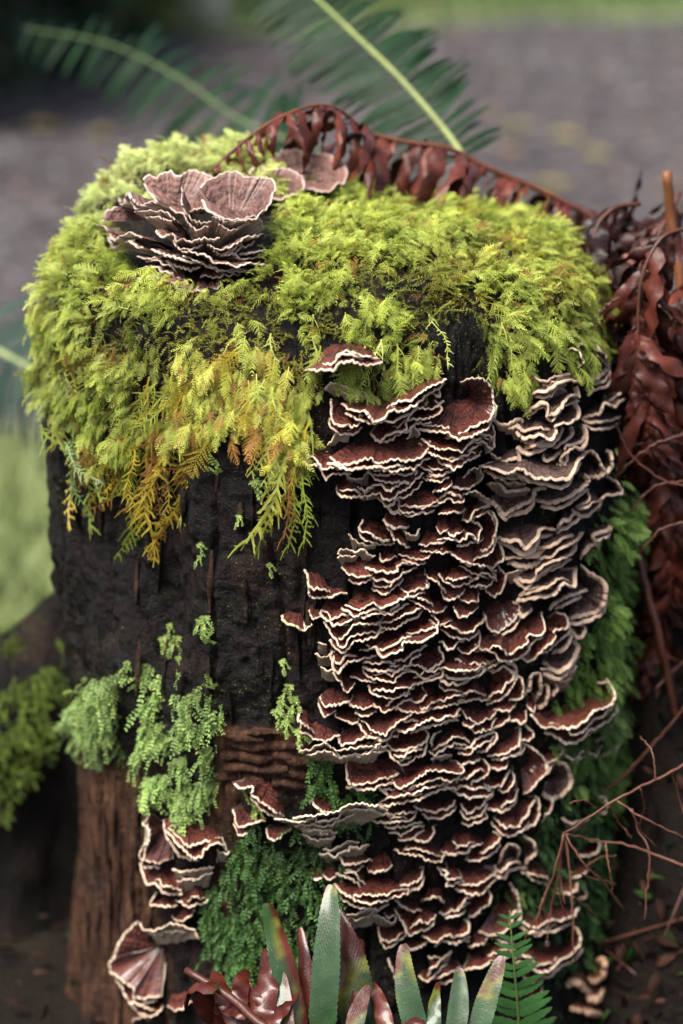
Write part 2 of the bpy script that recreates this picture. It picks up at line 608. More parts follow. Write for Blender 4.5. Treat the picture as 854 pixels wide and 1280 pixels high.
# long dark fibres of rotten wood standing off the bark
for k_ in range(34):
    x0_ = random.uniform(75, 400); y0_ = random.uniform(540, 860)
    splinter(x0_, y0_, x0_ + random.uniform(-7, 7), y0_ + random.uniform(25, 95), random.uniform(.0008, .0022), random.uniform(.0004, .0018), (1.0, 0, .05), random.choice((0, 0, .1, .25, .45)))
for k_ in range(22):
    x0_ = random.uniform(108, 190); y0_ = random.uniform(960, 1200)
    splinter(x0_, y0_, x0_ + random.uniform(-5, 5), y0_ + random.uniform(40, 120), random.uniform(.0008, .002), random.uniform(.001, .003), (1.0, .2, .05), random.uniform(.5, 1))

# ------------------------------------------------------------------ bracket fungi
FT = {'m': fungus_top('fungus_red_brown', (0.020, 0.0048, 0.004), (0.115, 0.025, 0.0165), (0.27, 0.085, 0.058)),
      'r': fungus_top('fungus_grey_brown', (0.02, 0.012, 0.012), (0.085, 0.045, 0.036), (0.26, 0.17, 0.14), 0.36, 0.65, 0.25),
      'o': fungus_top('fungus_rust', (0.05, 0.015, 0.01), (0.20, 0.07, 0.035), (0.36, 0.15, 0.07), 0.4, 0.3, 0.15),
      't': fungus_top('fungus_pink_brown', (0.06, 0.025, 0.021), (0.20, 0.095, 0.075), (0.38, 0.24, 0.20), 0.42, 0.35, 0.15)}
FT['y'] = FT['m']
FR = {'m': fungus_plain('pale_margin', (0.58, 0.41, 0.28), (0.87, 0.75, 0.58)),
      'r': fungus_plain('tan_margin', (0.44, 0.29, 0.20), (0.72, 0.56, 0.42)),
      'o': fungus_plain('orange_margin', (0.50, 0.28, 0.16), (0.72, 0.50, 0.34)),
      'y': fungus_plain('yellow_margin', (0.75, 0.62, 0.35), (0.85, 0.74, 0.5)),
      't': fungus_plain('cream_margin', (0.34, 0.24, 0.19), (0.74, 0.61, 0.51))}
FU = {'m': fungus_plain('cream_pores', (0.42, 0.34, 0.24), (0.62, 0.53, 0.40)),
      'r': fungus_plain('tan_pores', (0.38, 0.29, 0.22), (0.55, 0.44, 0.35)),
      't': fungus_plain('buff_pores', (0.46, 0.36, 0.27), (0.64, 0.53, 0.40))}
FU['o'] = FU['y'] = FU['m']

# rims traced tile by tile, left to right: kind[u = turned up], points, @ where it grows from
TILES = {'A': (370, 430, .2576), 'B': (580, 420, .2576), 'C': (340, 630, .2576), 'D': (550, 630, .2927), 'E': (360, 830, .2576),
         'F': (570, 830, .2693), 'G': (360, 1030, .2576), 'H': (570, 1030, .2927), 'L': (120, 980, .281), 'M': (270, 900, .2693), 'T': (110, 180, .2927), 'P': (0, 0, 1)}
DATA = '''
A
m 65,128 180,130 215,88 280,90 335,108 400,90 @ 230,30
mu 150,222 175,180 245,205 320,240 350,280
m 245,290 300,330 350,330 390,380 455,335 540,310 600,270 690,190 @ 480,250
m 180,265 185,370 240,400 300,385 310,350 385,375 @ 290,300
m 380,430 415,480 440,455 530,420 545,375 660,350 690,320 660,270 @ 530,330
m 640,225 690,255 690,200
m 190,550 255,590 370,555 400,590 460,565 520,578 600,545 630,470 @ 420,460
m 35,525 60,580 110,600 140,660 170,635 250,630 @ 170,570
mu 245,610 270,650 320,640 355,605
m 360,620 400,660 490,680 560,655 580,610 @ 470,600
m 205,690 205,715 240,750 350,735 @ 280,690
m 345,760 400,730 450,760 500,720 560,680 605,625
mu 305,690 340,710 400,680
m 640,400 740,410 745,450 800,440 854,400 930,370 945,270 915,185 854,165 800,185 @ 800,280
m 625,460 690,510 790,520 830,490 890,455 @ 760,450
m 660,530 710,570 780,605 830,560 880,540
m 590,590 640,620 680,635
m 620,650 690,670 735,650
m 640,640 700,640 750,620
m 500,750 530,785 630,795 680,760 @ 590,710
m 670,720 740,700 750,660
m 680,770 750,760 805,765 800,730
m 760,690 810,710 870,680
m 450,790 470,810 520,810
mu 540,460 570,400 600,440
mu 160,490 215,420 270,420
B
m 0,500 50,470 130,500 140,460 115,400 @ 40,430
m 10,540 70,510 135,550 100,570 @ 60,520
m 0,600 60,590 80,560
m 0,690 50,640 90,680 60,720 @ 40,660
m 0,770 60,755 120,800 90,840 @ 30,770
ru 340,200 400,220 440,195 515,185
r 575,215 640,205 695,150 685,90 625,30 565,38 540,70 @ 590,130
y 545,175 580,125 550,72 500,70 @ 480,120
r 330,285 400,262 440,240 510,222 580,230 @ 470,190
r 290,390 350,350 405,330 410,380 460,372 520,290 560,290 545,245 @ 410,310
r 405,310 425,258 480,248 510,285 @ 450,320
r 580,400 660,372 690,325 735,345 800,290 812,260 770,220 735,195 @ 680,285
r 600,290 640,262 700,240 712,200 670,180 @ 640,215
ru 130,410 200,425 275,395 285,455
r 245,460 290,500 380,485 420,512 452,470 450,435 520,420 562,380 540,320 @ 400,400
r 430,540 470,530 530,482 520,440 @ 460,480
r 255,545 300,572 400,555 430,520 @ 340,520
r 380,580 410,605 475,560 @ 420,560
r 350,630 370,670 440,672 492,642 470,600 540,540 582,545 600,470 570,430 @ 490,530
r 75,630 130,640 200,670 270,650 350,702 430,690 500,690 560,612 605,560 @ 340,600
ru 130,570 165,602 180,590
r 170,625 240,600 275,612 265,545 @ 220,570
ru 110,720 180,712 210,750 320,745
r 345,800 430,817 540,770 612,700 580,670 @ 460,730
r 215,848 330,800 350,752 392,740 @ 280,760
r 600,690 660,692 682,640 640,570 600,560 @ 610,630
r 660,690 712,640 712,560 690,555 @ 660,620
r 650,850 680,780 762,765 740,710 690,680 @ 690,750
r 540,840 612,800 600,750 570,740 @ 560,780
r 130,800 180,850 230,845
r 570,405 650,420 760,390 740,350 @ 640,360
C
mu 380,145 430,190 475,200 500,190
m 445,75 440,155 500,190 585,190 @ 510,110
mu 330,245 345,215 400,235 440,230 490,250
m 460,290 480,320 600,327 605,300 665,295 @ 560,280
m 525,240 540,270 600,262 @ 570,230
m 500,370 510,395 570,390 630,340 690,310 @ 590,340
m 165,320 185,385 188,455 250,455 350,435 @ 280,410
m 370,490 430,515 490,485 540,502 645,450 612,410 @ 510,420
m 235,520 290,580 340,587 430,540 @ 340,520
m 180,515 200,557 240,550
m 265,570 290,620 335,695 355,690 400,635 500,625 517,590 @ 390,580
y 45,540 70,575 150,607 195,585 @ 130,530
m 545,545 530,585 580,610 640,580 725,515 @ 620,530
m 450,710 520,705 550,737 630,710 640,670 700,675 780,630 787,590 750,560 @ 640,620
m 560,750 590,772 650,745 738,685 @ 640,710
m 300,715 310,800 340,812 380,765 490,738 @ 370,720
m 640,780 700,780 760,802 822,760 805,690 @ 720,740
m 450,790 490,815 570,812 660,800 @ 540,770
m 545,75 600,122 655,110
m 560,110 600,170 660,212
m 625,245 690,272 740,265 777,220 @ 690,225
m 720,200 780,200 860,170
m 620,410 660,432 750,405 745,370
m 670,460 710,492 800,527 838,500 @ 760,470
m 745,345 800,390 838,432
m 800,580 830,588 870,570
m 780,225 820,247 870,235
mu 640,130 690,155 715,120
m 565,10 600,47 642,35
m 650,55 720,50 742,30
m 640,10 720,15 800,5
m 800,110 820,137 865,125
mu 215,730 260,742 300,715
mu 240,790 270,805 305,800
mu 230,670 262,682
mu 350,590 420,590 480,560
D
m 0,45 60,40 100,25
m 100,70 130,75 150,30 210,10
m 0,155 40,150 80,162 130,130 160,152 167,90 130,70 @ 80,110
m 30,120 60,140 100,112
m 60,215 130,257 152,240 210,210 232,140 222,60 190,25 @ 160,120
m 170,275 240,267 268,220 250,150
m 90,265 130,287 190,300 232,330 215,280 @ 160,270
m 0,300 30,337 80,347 130,325 @ 60,300
m 120,340 160,352 220,345 232,295 @ 170,310
m 170,345 220,397 262,370 277,310 250,265 @ 220,330
m 10,370 30,407 80,390 102,360
m 80,400 110,417 155,412 162,380
m 60,440 80,482 130,470 157,440
m 0,515 60,525 90,552 140,537 182,490 @ 80,500
m 195,470 215,530 250,547 310,500 337,450 310,420 @ 240,430
m 165,600 200,627 260,605 300,642 370,590 367,570 432,545 422,460 @ 310,520
m 340,640 380,672 430,642 492,570 480,550 532,530 532,480 490,460 @ 420,530
m 80,615 120,637 167,590 162,540 @ 110,580
m 0,590 40,622 100,575 @ 40,570
r 480,640 530,622 557,570 530,550
m 10,720 60,747 130,742 182,710 187,660 @ 90,680
mu 185,660 230,667 280,655
m 170,740 200,715 260,680 312,690 322,720
r 250,10 270,47 320,20 380,10
r 245,145 300,165 340,160 370,187 420,150 435,110 492,110 @ 340,100
r 270,235 360,225 430,212 457,170 @ 350,180
r 390,230 470,225 520,190 592,150 612,120 @ 490,150
ru 280,305 330,287 370,277
r 315,305 360,332 400,327 420,280 500,242 577,200 582,160 @ 430,230
r 325,415 420,405 480,402 530,350 577,362 582,270 @ 430,330
r 470,450 550,392 630,370
r 540,500 600,477 680,462 717,400 692,330 640,290 600,260 @ 600,380
r 335,445 350,482 392,455
r 440,680 500,712 550,692 592,622 577,580 @ 490,630
r 550,520 590,582 627,540 590,510
r 500,125 560,95 600,60 640,50
r 600,235 640,182 672,172 652,130 720,112 732,70 @ 620,130
r 560,30 610,60 660,30 690,0
ru 430,705 540,722 582,690
E
m 220,40 260,100 300,137 322,95 @ 280,60
m 310,60 360,87 422,90
m 375,15 390,57 460,82 515,87 522,60 602,25 @ 480,20
m 580,85 650,92 740,62 747,10 @ 660,40
m 750,30 745,87 800,97 870,80 @ 800,50
m 160,160 185,202 240,197 302,175 @ 225,135
m 400,105 420,142 480,167 560,157 602,110 590,85 @ 500,100
m 305,190 360,217 427,205
m 330,235 370,257 422,230
m 420,195 470,237 540,197 592,170 @ 500,175
m 590,180 640,182 672,150 650,110 @ 610,130
m 620,190 660,222 722,175
m 690,215 770,207 860,170
m 235,240 260,272 320,292 342,265 @ 285,240
m 370,275 450,342 490,327 540,272 602,230 590,190 @ 480,250
m 530,310 590,327 680,277 790,252 822,215 @ 680,240
m 75,225 72,328 150,367 200,372 242,345 @ 150,290
m 255,345 260,392 340,372 402,345 400,310 @ 330,320
mu 75,395 90,420 185,385 240,422 310,407 430,387 412,365
m 385,425 450,432 470,410
m 480,350 520,357 542,320
m 490,385 540,417 640,397 672,350 660,310 @ 580,350
m 470,400 530,477 570,482 650,432 667,375 @ 570,410
m 690,425 720,437 770,402 870,400 @ 780,360
m 300,460 295,550 340,582 470,557 522,530 @ 400,480
m 520,560 560,602 660,537 680,517 830,527 802,470 @ 660,490
m 440,590 490,642 512,680
m 460,675 500,692 630,657 680,627 750,602 740,570 @ 600,600
m 745,570 780,612 860,585
m 620,690 700,717 770,702 802,660 @ 710,670
m 460,700 510,737 567,715
m 420,760 500,772 600,747 612,720 @ 520,730
m 480,790 560,792 642,770 @ 560,765
m 700,400 690,360 740,325
mu 640,590 680,560 760,540
mu 700,460 740,450 790,440
F
m 0,80 60,77 110,30 122,0
m 150,190 210,162 252,110 272,50 220,5 170,20 @ 150,100
m 250,170 300,162 312,90 280,40 @ 250,110
m 0,180 60,167 150,167
m 35,215 70,252 120,267 170,242 182,205 @ 100,200
m 35,270 60,292 110,282
m 150,275 190,297 242,260 240,225 @ 190,240
m 180,215 240,212 272,185
m 245,270 310,267 327,210 @ 270,220
r 315,150 345,120 350,60 390,45 392,130 370,170 @ 350,110
r 380,205 415,182 427,110 400,100
r 430,165 467,130 450,90
m 330,190 360,227 372,180
m 0,390 60,387 100,342 167,320 150,295 @ 60,330
m 105,410 150,402 187,350 175,310 @ 130,360
m 155,425 200,427 282,382 292,290 @ 210,360
m 290,355 330,357 357,330 320,270 @ 300,310
m 215,410 270,432 307,402 305,370
m 0,490 70,457 107,440
m 0,575 60,562 130,522 152,480 120,440 @ 60,500
m 160,485 210,492 242,465 230,440
m 135,555 180,582 222,542 247,490 @ 180,530
m 200,585 250,587 272,540 260,500
m 30,650 60,692 110,672 140,632 167,600 @ 90,630
m 140,660 200,682 250,672 272,622 267,575 @ 200,620
m 30,740 70,752 137,722 130,680 @ 80,700
m 185,710 230,757 300,742 350,652 357,610 @ 270,660
m 320,605 355,572 417,500 407,440 350,382 315,365 @ 310,470
r 400,605 460,622 532,570 522,490 480,455 440,470 @ 440,545
m 310,775 380,722 387,642 365,610 @ 330,680
m 400,735 442,682 442,620
m 370,235 420,292 500,292 560,332 640,262 700,222 717,150 700,100 650,85 @ 560,200
r 580,330 640,312 667,275
r 640,360 692,342 687,300
r 690,300 737,270 737,210
r 680,430 740,397 792,320 787,270 750,260 @ 710,330
m 500,400 550,447 592,407 650,422 672,380 @ 590,370
m 415,450 442,452 492,402 470,380
r 410,460 430,512 447,465
ru 490,720 540,742 620,710
r 655,705 697,682 692,620 650,605 @ 645,650
G
m 475,10 510,22 560,0
m 500,45 550,52 600,27 652,10 @ 570,10
m 600,50 620,82 670,87 712,40 700,10 @ 655,30
m 530,125 570,147 640,157 670,187 720,182 752,150 @ 640,120
m 750,130 800,142 870,140
m 800,70 815,105 840,100
mu 165,145 230,152 280,120 380,100
m 255,155 280,192 330,192 400,180 @ 320,150
m 390,215 440,237 500,200
m 245,240 330,282 380,327 410,335 @ 340,260
m 245,290 310,362 430,382 500,357 560,347 572,310 @ 430,290
m 525,305 580,292 640,262 652,210 @ 570,250
m 730,210 780,262 775,302 870,275 @ 820,220
m 525,370 570,412 640,422 @ 590,380
m 525,410 570,492 595,537 650,512 692,490 702,450 @ 620,430
m 445,495 470,592 510,587 577,530 @ 505,515
m 660,545 720,572 780,547 870,550 @ 770,500
m 570,590 610,612 680,570 @ 620,560
m 655,375 730,362 752,380
m 740,430 770,442 870,380 @ 800,390
mu 300,460 370,460 437,400
mu 410,440 500,472 522,450
m 490,650 520,742 545,745 @ 520,680
m 640,740 690,752 767,680 @ 690,700
m 700,750 760,742 832,690
m 470,430 490,457 522,440
m 100,260 150,267 172,240
m 170,255 200,267 242,245
mu 80,50 150,80 220,60
mu 690,640 740,655 790,620
H
m 0,130 50,127 70,97 110,80
m 50,155 100,157 160,122 182,80 150,50 @ 100,100
m 0,255 80,262 160,212 162,175 @ 60,195
r 155,225 200,237 220,202 300,187 @ 220,170
r 180,170 220,90 272,110 265,150 @ 230,150
r 300,170 347,130 332,70 290,50 @ 290,110
m 280,200 340,242 390,272 @ 350,210
m 0,370 60,312 77,280
m 60,400 110,372 147,322 130,270 @ 80,320
m 0,490 50,462 52,420
m 110,460 160,477 232,442 242,382 267,372 252,290 230,250 @ 195,350
m 60,525 110,512 132,485
m 40,630 110,612 180,582 232,562 212,510 170,490 @ 120,540
m 420,300 500,292 522,230 @ 460,240
m 520,140 600,122 602,80 570,70 @ 560,95
m 500,230 545,215 572,180
m 280,415 340,442 410,412 490,402 512,360 @ 400,360
m 515,330 552,310 542,275
m 265,595 320,592 340,622 400,632 432,592 492,552 522,490 490,430 @ 410,530
m 290,650 330,682 390,652
m 300,760 340,750 362,730 362,690
o 480,690 520,682 570,722
o 570,665 630,662 632,590 600,575 @ 580,610
o 560,745 610,752 642,702 @ 590,700
o 490,790 560,802 630,822 @ 560,760
o 650,680 740,712 772,670 @ 700,640
o 690,745 750,762 792,722 792,660 740,590 @ 715,680
o 640,800 680,790 680,740 650,725
L
m 300,160 320,222 390,292 430,327 470,320 510,272 560,270 587,305 @ 460,170
m 240,130 210,182 245,232 195,302 200,335 270,347 340,330 @ 330,200
m 195,350 225,442 270,452 300,482 385,490 @ 320,390
mu 340,380 390,387 460,380 525,370
mu 360,430 400,427 452,430
m 355,520 430,547 505,505 @ 430,485
m 270,480 245,540 310,542 362,540 @ 310,500
m 340,590 360,612 400,602 442,560 @ 395,560
mu 195,620 215,662 330,625 430,640 462,690
m 190,610 140,652 70,782 75,850 160,902 180,952 290,942 @ 280,740
m 160,985 200,1022 260,1027 302,985 @ 230,970
m 320,990 370,1007 425,970
m 165,1060 200,1035 240,1052
M
m 90,290 130,322 170,310 167,352 230,402 300,450 @ 250,300
m 85,410 100,482 130,502 220,470 @ 165,420
m 240,500 250,547 280,552 345,500 @ 300,495
mu 300,460 400,467 470,455 480,472 560,450 590,420 680,415 750,440
mu 400,530 470,512 555,520
m 440,370 480,420 560,440 @ 510,380
mu 10,600 40,625 60,610
T
ta 480,190 505,150 545,138 600,122 660,128 700,135 760,150 800,170 790,215 735,300 650,325 570,318 510,290 485,240 @ 620,230
ta 235,150 260,130 300,140 370,128 440,125 500,135 540,150 530,200 510,260 450,290 370,290 300,250 262,210 238,170 @ 400,210
t 130,230 150,255 170,215 215,262 300,242 @ 250,190
tu 200,290 260,285 340,297 372,325
tu 35,345 70,362 110,412 165,382 232,402
t 60,330 75,285 130,270 @ 150,320
tu 400,185 400,252 412,292 460,332 525,332
tu 530,312 600,332 655,325 722,312 752,365
tu 358,382 382,412 460,412 562,402
tu 270,450 320,472 372,482 432,502 502,505
tu 510,430 560,452 602,442 682,402 752,382
tu 210,480 250,492 312,490
tu 400,460 500,482 562,512 642,522 702,507 782,520
tu 210,575 300,577 352,592 402,622 482,632 522,637 578,600
tu 225,545 250,530 332,545 422,590
tu 480,570 570,562 652,555
tu 602,442 662,492 765,470
t 290,370 320,400 360,395
tu 130,405 180,425 240,440
P
t 338,222 330,205 350,192 390,190 425,200 434,215 425,232 390,240 355,236 342,228 @ 380,215
t 300,232 310,215 345,208 372,215 380,235 350,247 315,244 303,238 @ 340,230
'''


def unproject(px, py, e, lo=0.95, hi=1.85):
    """march the pixel rays onto the stump wall pushed out by e"""
    d = FWD[None] + RGT[None] * ((px - 427) * PXK)[:, None] + UPV[None] * (-(py - 640) * PXK)[:, None]
    t = np.linspace(lo, hi, 700)
    Q = CAM[None, None] + d[:, None] * t[None, :, None]
    x, y, z = Q[..., 0] - AX, Q[..., 1], Q[..., 2]
    f = np.hypot(x, y) - R_s(np.arctan2(x, -y), z) - e[:, None]
    inside = f < 0
    k = np.where(inside.any(1), inside.argmax(1), f.argmin(1))
    return Q[np.arange(len(px)), k]


ROS_C = None


def unproject_rosette(px, py, e):
    """the rosette on the shoulder: a flattened ball round its foot"""
    d = FWD[None] + RGT[None] * ((px - 427) * PXK)[:, None] + UPV[None] * (-(py - 640) * PXK)[:, None]
    t = np.linspace(1.0, 1.7, 700)
    Q = CAM[None, None] + d[:, None] * t[None, :, None]
    q = (Q - ROS_C) / np.array([1.0, 0.95, 0.95])
    f = np.linalg.norm(q, axis=-1) - e[:, None]
    inside = f < 0
    k = np.where(inside.any(1), inside.argmax(1), f.argmin(1))
    return Q[np.arange(len(px)), k]


h_ = hit(252, 330)
ROS_C = h_[0] + np.array([0.0, 0.026, 0.010])

CAPS = []


def build_cap(kind, up, rim, att, tile, idx, escale=1.0):
    rim = np.asarray(rim, float)
    if kind == 'm' and tile not in 'TPL': rim = (rim - rim.mean(0)) * np.array([1.12, 1.0]) + rim.mean(0)
    Lpx = np.linalg.norm(np.diff(rim, axis=0), axis=1).sum()
    n = int(np.clip(Lpx / 1.25, 20, 130))
    P = resample(rim, n)
    t = np.linspace(0, 1, n)
    s_ = idx * 13
    ser = Lpx * t
    amp = 2.6 if kind in 'mty' else 2.8
    fr = 1 / 9.0 if kind in 'mty' else 1 / 20.0
    edge = np.minimum(1, np.sin(math.pi * t) * 4)
    wl = (8.0 if kind in 'mty' else 12.0)
    sca = np.abs(np.sin(math.pi * (ser / wl + 0.9 * n1(ser / 17.0, s_ + 7)))) - .6
    sca = sca * (0.5 + 0.9 * np.abs(n1(ser / 26.0, s_ + 8)))
    P[:, 1] += edge * sca * (2.4 if kind in 'mty' else 2.2)
    P[:, 1] += edge * (amp * n1(ser * fr, s_) + (1.9 if kind in 'mty' else 0.6) * n1(ser * 0.19, s_ + 1))
    P[:, 0] += edge * (amp * 0.8 * n1(ser * fr, s_ + 2) + 1.2 * n1(ser * 0.19, s_ + 3))
    if len(rim) > 5 and (tile == 'P' or (tile == 'T' and len(rim) > 10)):
        P[:, 1] += edge * 4.5 * n1(ser / 16.0, s_ + 11); P[:, 0] += edge * 4 * n1(ser / 18.0, s_ + 12)
    w = np.ptp(rim[:, 0]); hgt = np.ptp(rim[:, 1])
    size = max(w, 0.8 * hgt) * 0.00043
    emax = float(np.clip(0.56 * size, 0.0105, 0.029))
    if kind == 'r': emax *= 1.15
    prof_ = 0.30 + 0.70 * np.sin(math.pi * np.clip(t, 0.02, 0.98)) ** 0.7
    if up: emax *= 0.8; prof_ = 0.55 + 0.45 * prof_
    emax *= escale
    e = emax * prof_ + 0.0034 * n1(ser / 18.0, s_ + 5) + 0.0013 * sca
    plate_ = tile == 'P' or (tile == 'T' and att is not None and len(rim) > 10)
    if plate_:
        R3 = []
        cen = np.array([265, 245.0])
        for (x, y) in P:
            d = ray(x, y)
            n_ = nrm(np.array([0.02, -0.42, 1.0])) if tile == 'T' else nrm(np.array([0.1, -0.45, 1.0]) if kind == 't' else np.array([0.25, -1.0, 0.8]))
            c = ROS_C + (np.array([0.012, 0.0, 0.036]) if rim[:, 0].mean() > 255 else np.array([0.0, 0.006, 0.031])) if tile == 'T' else hit(rim[:, 0].mean(), rim[:, 1].max())[0] + np.array([0, -.012, .008])
            R3.append(CAM + d * (((c - CAM) @ n_) / (d @ n_)))
        R3 = np.array(R3)
    elif tile == 'T':
        dist = np.hypot(P[:, 0] - 255, (P[:, 1] - 285))
        R3 = unproject_rosette(P[:, 0], P[:, 1], 0.040 + e)
    else:
        R3 = unproject(P[:, 0], P[:, 1], e)
        if kind == 'o': pass
    # where it grows from
    cx = rim[:, 0].mean() * 0.5 + (rim[0, 0] + rim[-1, 0]) * 0.25
    ym = P[:, 1].mean()
    if att is None:
        endm = (rim[0, 1] + rim[-1, 1]) / 2
        att = (cx, ym + 9) if up else (cx, min(endm, ym) - 9 - 0.16 * w)
    att = np.asarray(att, float) - (0, 0 if up or tile in 'TP' else 4)
    half = (0.22 if not up else 0.30) * w
    if hgt > w * 0.8: half *= 0.5
    ax_ = att[0] + np.linspace(-half, half, n)
    slope = np.clip((rim[-1, 1] - rim[0, 1]) / max(w, 20), -.6, .6)
    ay_ = att[1] + np.linspace(-half, half, n) * slope * 0.6
    if tile in 'TP':
        if plate_:
            A3 = np.repeat(R3.mean(0)[None] + np.array([[0.002, 0.002, -0.014 if tile == 'T' else -0.006]]), n, 0) + RGT * np.linspace(-.012, .012, n)[:, None]
        else:
            a_in = np.linalg.norm(R3.mean(0) - ROS_C)
            A3 = ROS_C + (R3 - ROS_C) * 0.42 + np.array([0, 0.004, -0.010 if up else 0.004])
    else:
        A3 = unproject(ax_, ay_, np.full(n, -0.003))
        # keep the foot inside the wood, behind the rim
    L = np.linalg.norm(R3 - A3, axis=1)
    ns = 9
    S = np.linspace(0, 1, ns)
    T_ = nrm(np.gradient(R3, axis=0))
    O = nrm(R3 - A3)
    NU = nrm(np.cross(O, T_))
    if (NU @ np.array([0, -0.7, 0.75])).mean() < 0: NU = -NU
    # smooth normals along the rim
    for _ in range(3):
        NU[1:-1] = nrm(NU[:-2] + 2 * NU[1:-1] + NU[2:])
    hth = (0.00043 if kind in 'mty' else 0.00072) * (0.85 + 0.3 * random.random())
    if kind == 'o': hth = 0.0016
    hth = hth * np.clip(1 + .55 * n1(ser / 13.0, s_ + 21), .4, 1.6)[:, None]
    dish = (0.0 if not up else -0.03) * L
    rip = np.sin(S * 26 + idx)[:, None] * 0.00025
    Q = A3[None] + (R3 - A3)[None] * S[:, None, None] - NU[None] * (dish[None] * np.sin(math.pi * S)[:, None])[..., None]
    nzz = fbm(Q * 260, 2, 31)
    Q = Q + NU[None] * ((rip + 0.0012 * nzz) * np.sin(math.pi * np.clip(S, 0, 1))[:, None] ** 0.6)[..., None]
    topV = Q + NU[None] * hth
    botV = Q - NU[None] * (hth + 0.0022 * (1 - S[:, None, None]) ** 1.3)
    sin_top = 0.93 if kind in 'mty' else 0.90
    ringS = np.clip(1 - 0.0006 / np.maximum(L, 1e-4), .6, .97)
    if kind in 'ro': ringS = np.clip(1 - 0.0018 / np.maximum(L, 1e-4), .5, .96)
    def onTop(f):
        k = f * (ns - 1); i = np.minimum(np.floor(k).astype(int), ns - 2); r = (k - i)[:, None]
        j = np.arange(n)
        return topV[i, j] * (1 - r) + topV[i + 1, j] * r
    rows = [onTop(ringS) + NU * 0.0002]
    for f in np.radians([80, 40, 0, -40, -80]):
        rows.append(R3 + O * hth * math.cos(f) * 1.2 + NU * hth * math.sin(f) * 1.08)
    rows.append(botV[-2] * 0.3 + botV[-1] * 0.7 - NU * 0.0002)
    rimV = np.array(rows)
    base = A3.mean(0)
    return (dict(lobes=[], rimpx=P.copy(), att=att, kind=kind, up=up, tile=tile, px=P[:, 0].mean(), py=P[:, 1].mean(), w=w, h=hgt,
                     top=topV.reshape(-1, 3), bot=botV.reshape(-1, 3), rim=rimV.reshape(-1, 3), n=n, ns=ns, nr=len(rimV),
                     s=np.repeat(S, n), base=base))


def add_cap(kind, up, rim, att, tile, idx):
    """a bracket, with the smaller lobes that have grown fused to it"""
    c = build_cap(kind, up, rim, att, tile, idx)
    CAPS.append(c)
    if len(rim) > 10 or tile == 'P' or kind in 'oy' or c['w'] < 36: return
    P, n = c['rimpx'], c['n']
    nl = 1 if c['w'] < 70 else 2
    for k in range(nl):
        ln = random.uniform(.5, .8)
        a0 = random.uniform(0, 1 - ln)
        i0, i1 = int(a0 * n), max(int((a0 + ln) * n), int(a0 * n) + 5)
        seg = P[i0:min(i1, n)]
        if len(seg) < 5: continue
        below = random.random() < (.62 if not up else .85)
        dy = random.uniform(5, 8) if below else -random.uniform(6, 9)
        ctrl = resample(seg, 5) + np.array([[0, dy * .55], [0, dy], [random.uniform(-2, 2), dy * 1.1], [0, dy], [0, dy * .55]]) + np.array([0, dy * .25])
        at_ = None if up else (ctrl[:, 0].mean(), ctrl[:, 1].mean() - random.uniform(12, 18))
        c['lobes'].append(build_cap(kind, up, ctrl, at_, tile, idx * 7 + 1000 + k, escale=1.25 if not below else 1.0))


tile, idx = None, 0
for line in DATA.strip().splitlines():
    q = line.split()
    if len(q) == 1: tile = q[0]; continue
    ox, oy, k = TILES[tile]
    cv = lambda s: (ox + k * float(s.split(',')[0]), oy + k * float(s.split(',')[1]))
    att = None
    if '@' in q:
        i = q.index('@'); att = cv(q[i + 1]); q = q[:i]
    kind, up = q[0][0], 'u' in q[0]
    add_cap(kind, up, [cv(s) for s in q[1:]], att, tile, idx)
    idx += 1

# extra small brackets in the gaps of the two columns
def colx(y):
    return (np.interp(y, [470, 540, 600, 650, 700, 760, 850, 950, 1050, 1150, 1240], [420, 400, 440, 450, 430, 395, 400, 440, 470, 450, 500]),
            np.interp(y, [470, 540, 600, 650, 700, 760, 850, 950, 1050, 1150, 1240], [600, 610, 625, 620, 620, 640, 660, 690, 660, 640, 620]))
placed = [(c['px'], c['py']) for c in CAPS]
tries = added = 0
while added < 6 and tries < 6000:
    tries += 1
    y = random.uniform(560, 1200); a, b_ = colx(y); x = random.uniform(a + 12, b_ - 8)
    if min((abs(x - p) / 1.5) ** 2 + (y - q_) ** 2 for p, q_ in placed) < 11.5 ** 2: continue
    w_ = random.uniform(26, 52); dr = random.uniform(5, 12); tl = random.uniform(-6, 6)
    add_cap('m', random.random() < 0.25, [(x - w_ / 2, y - dr / 2 - tl), (x - w_ / 4, y + dr * .35), (x + w_ * .05, y + dr * .5), (x + w_ / 3, y + dr * .3), (x + w_ / 2, y - dr / 2 + tl)], None, 'Z', idx)
    placed.append((x, y)); idx += 1; added += 1

# ---- a name, a label and three parts for every bracket
def zone(c):
    x, y = c['px'], c['py']
    if c['tile'] == 'P': return 'crust' if x < 500 else 'mossedge'
    if c['tile'] == 'T': return 'rosette'
    if c['kind'] == 'o': return 'rust'
    if c['tile'] == 'L': return 'lowleft'
    if x < 400 and y > 960: return 'shelf'
    if c['kind'] in 'ry' and y < 900 and x > 590: return 'right'
    if x > 665 and y > 830 and y < 960: return 'mossy'
    if x > 655 and y > 960: return 'lowright'
    return 'main'


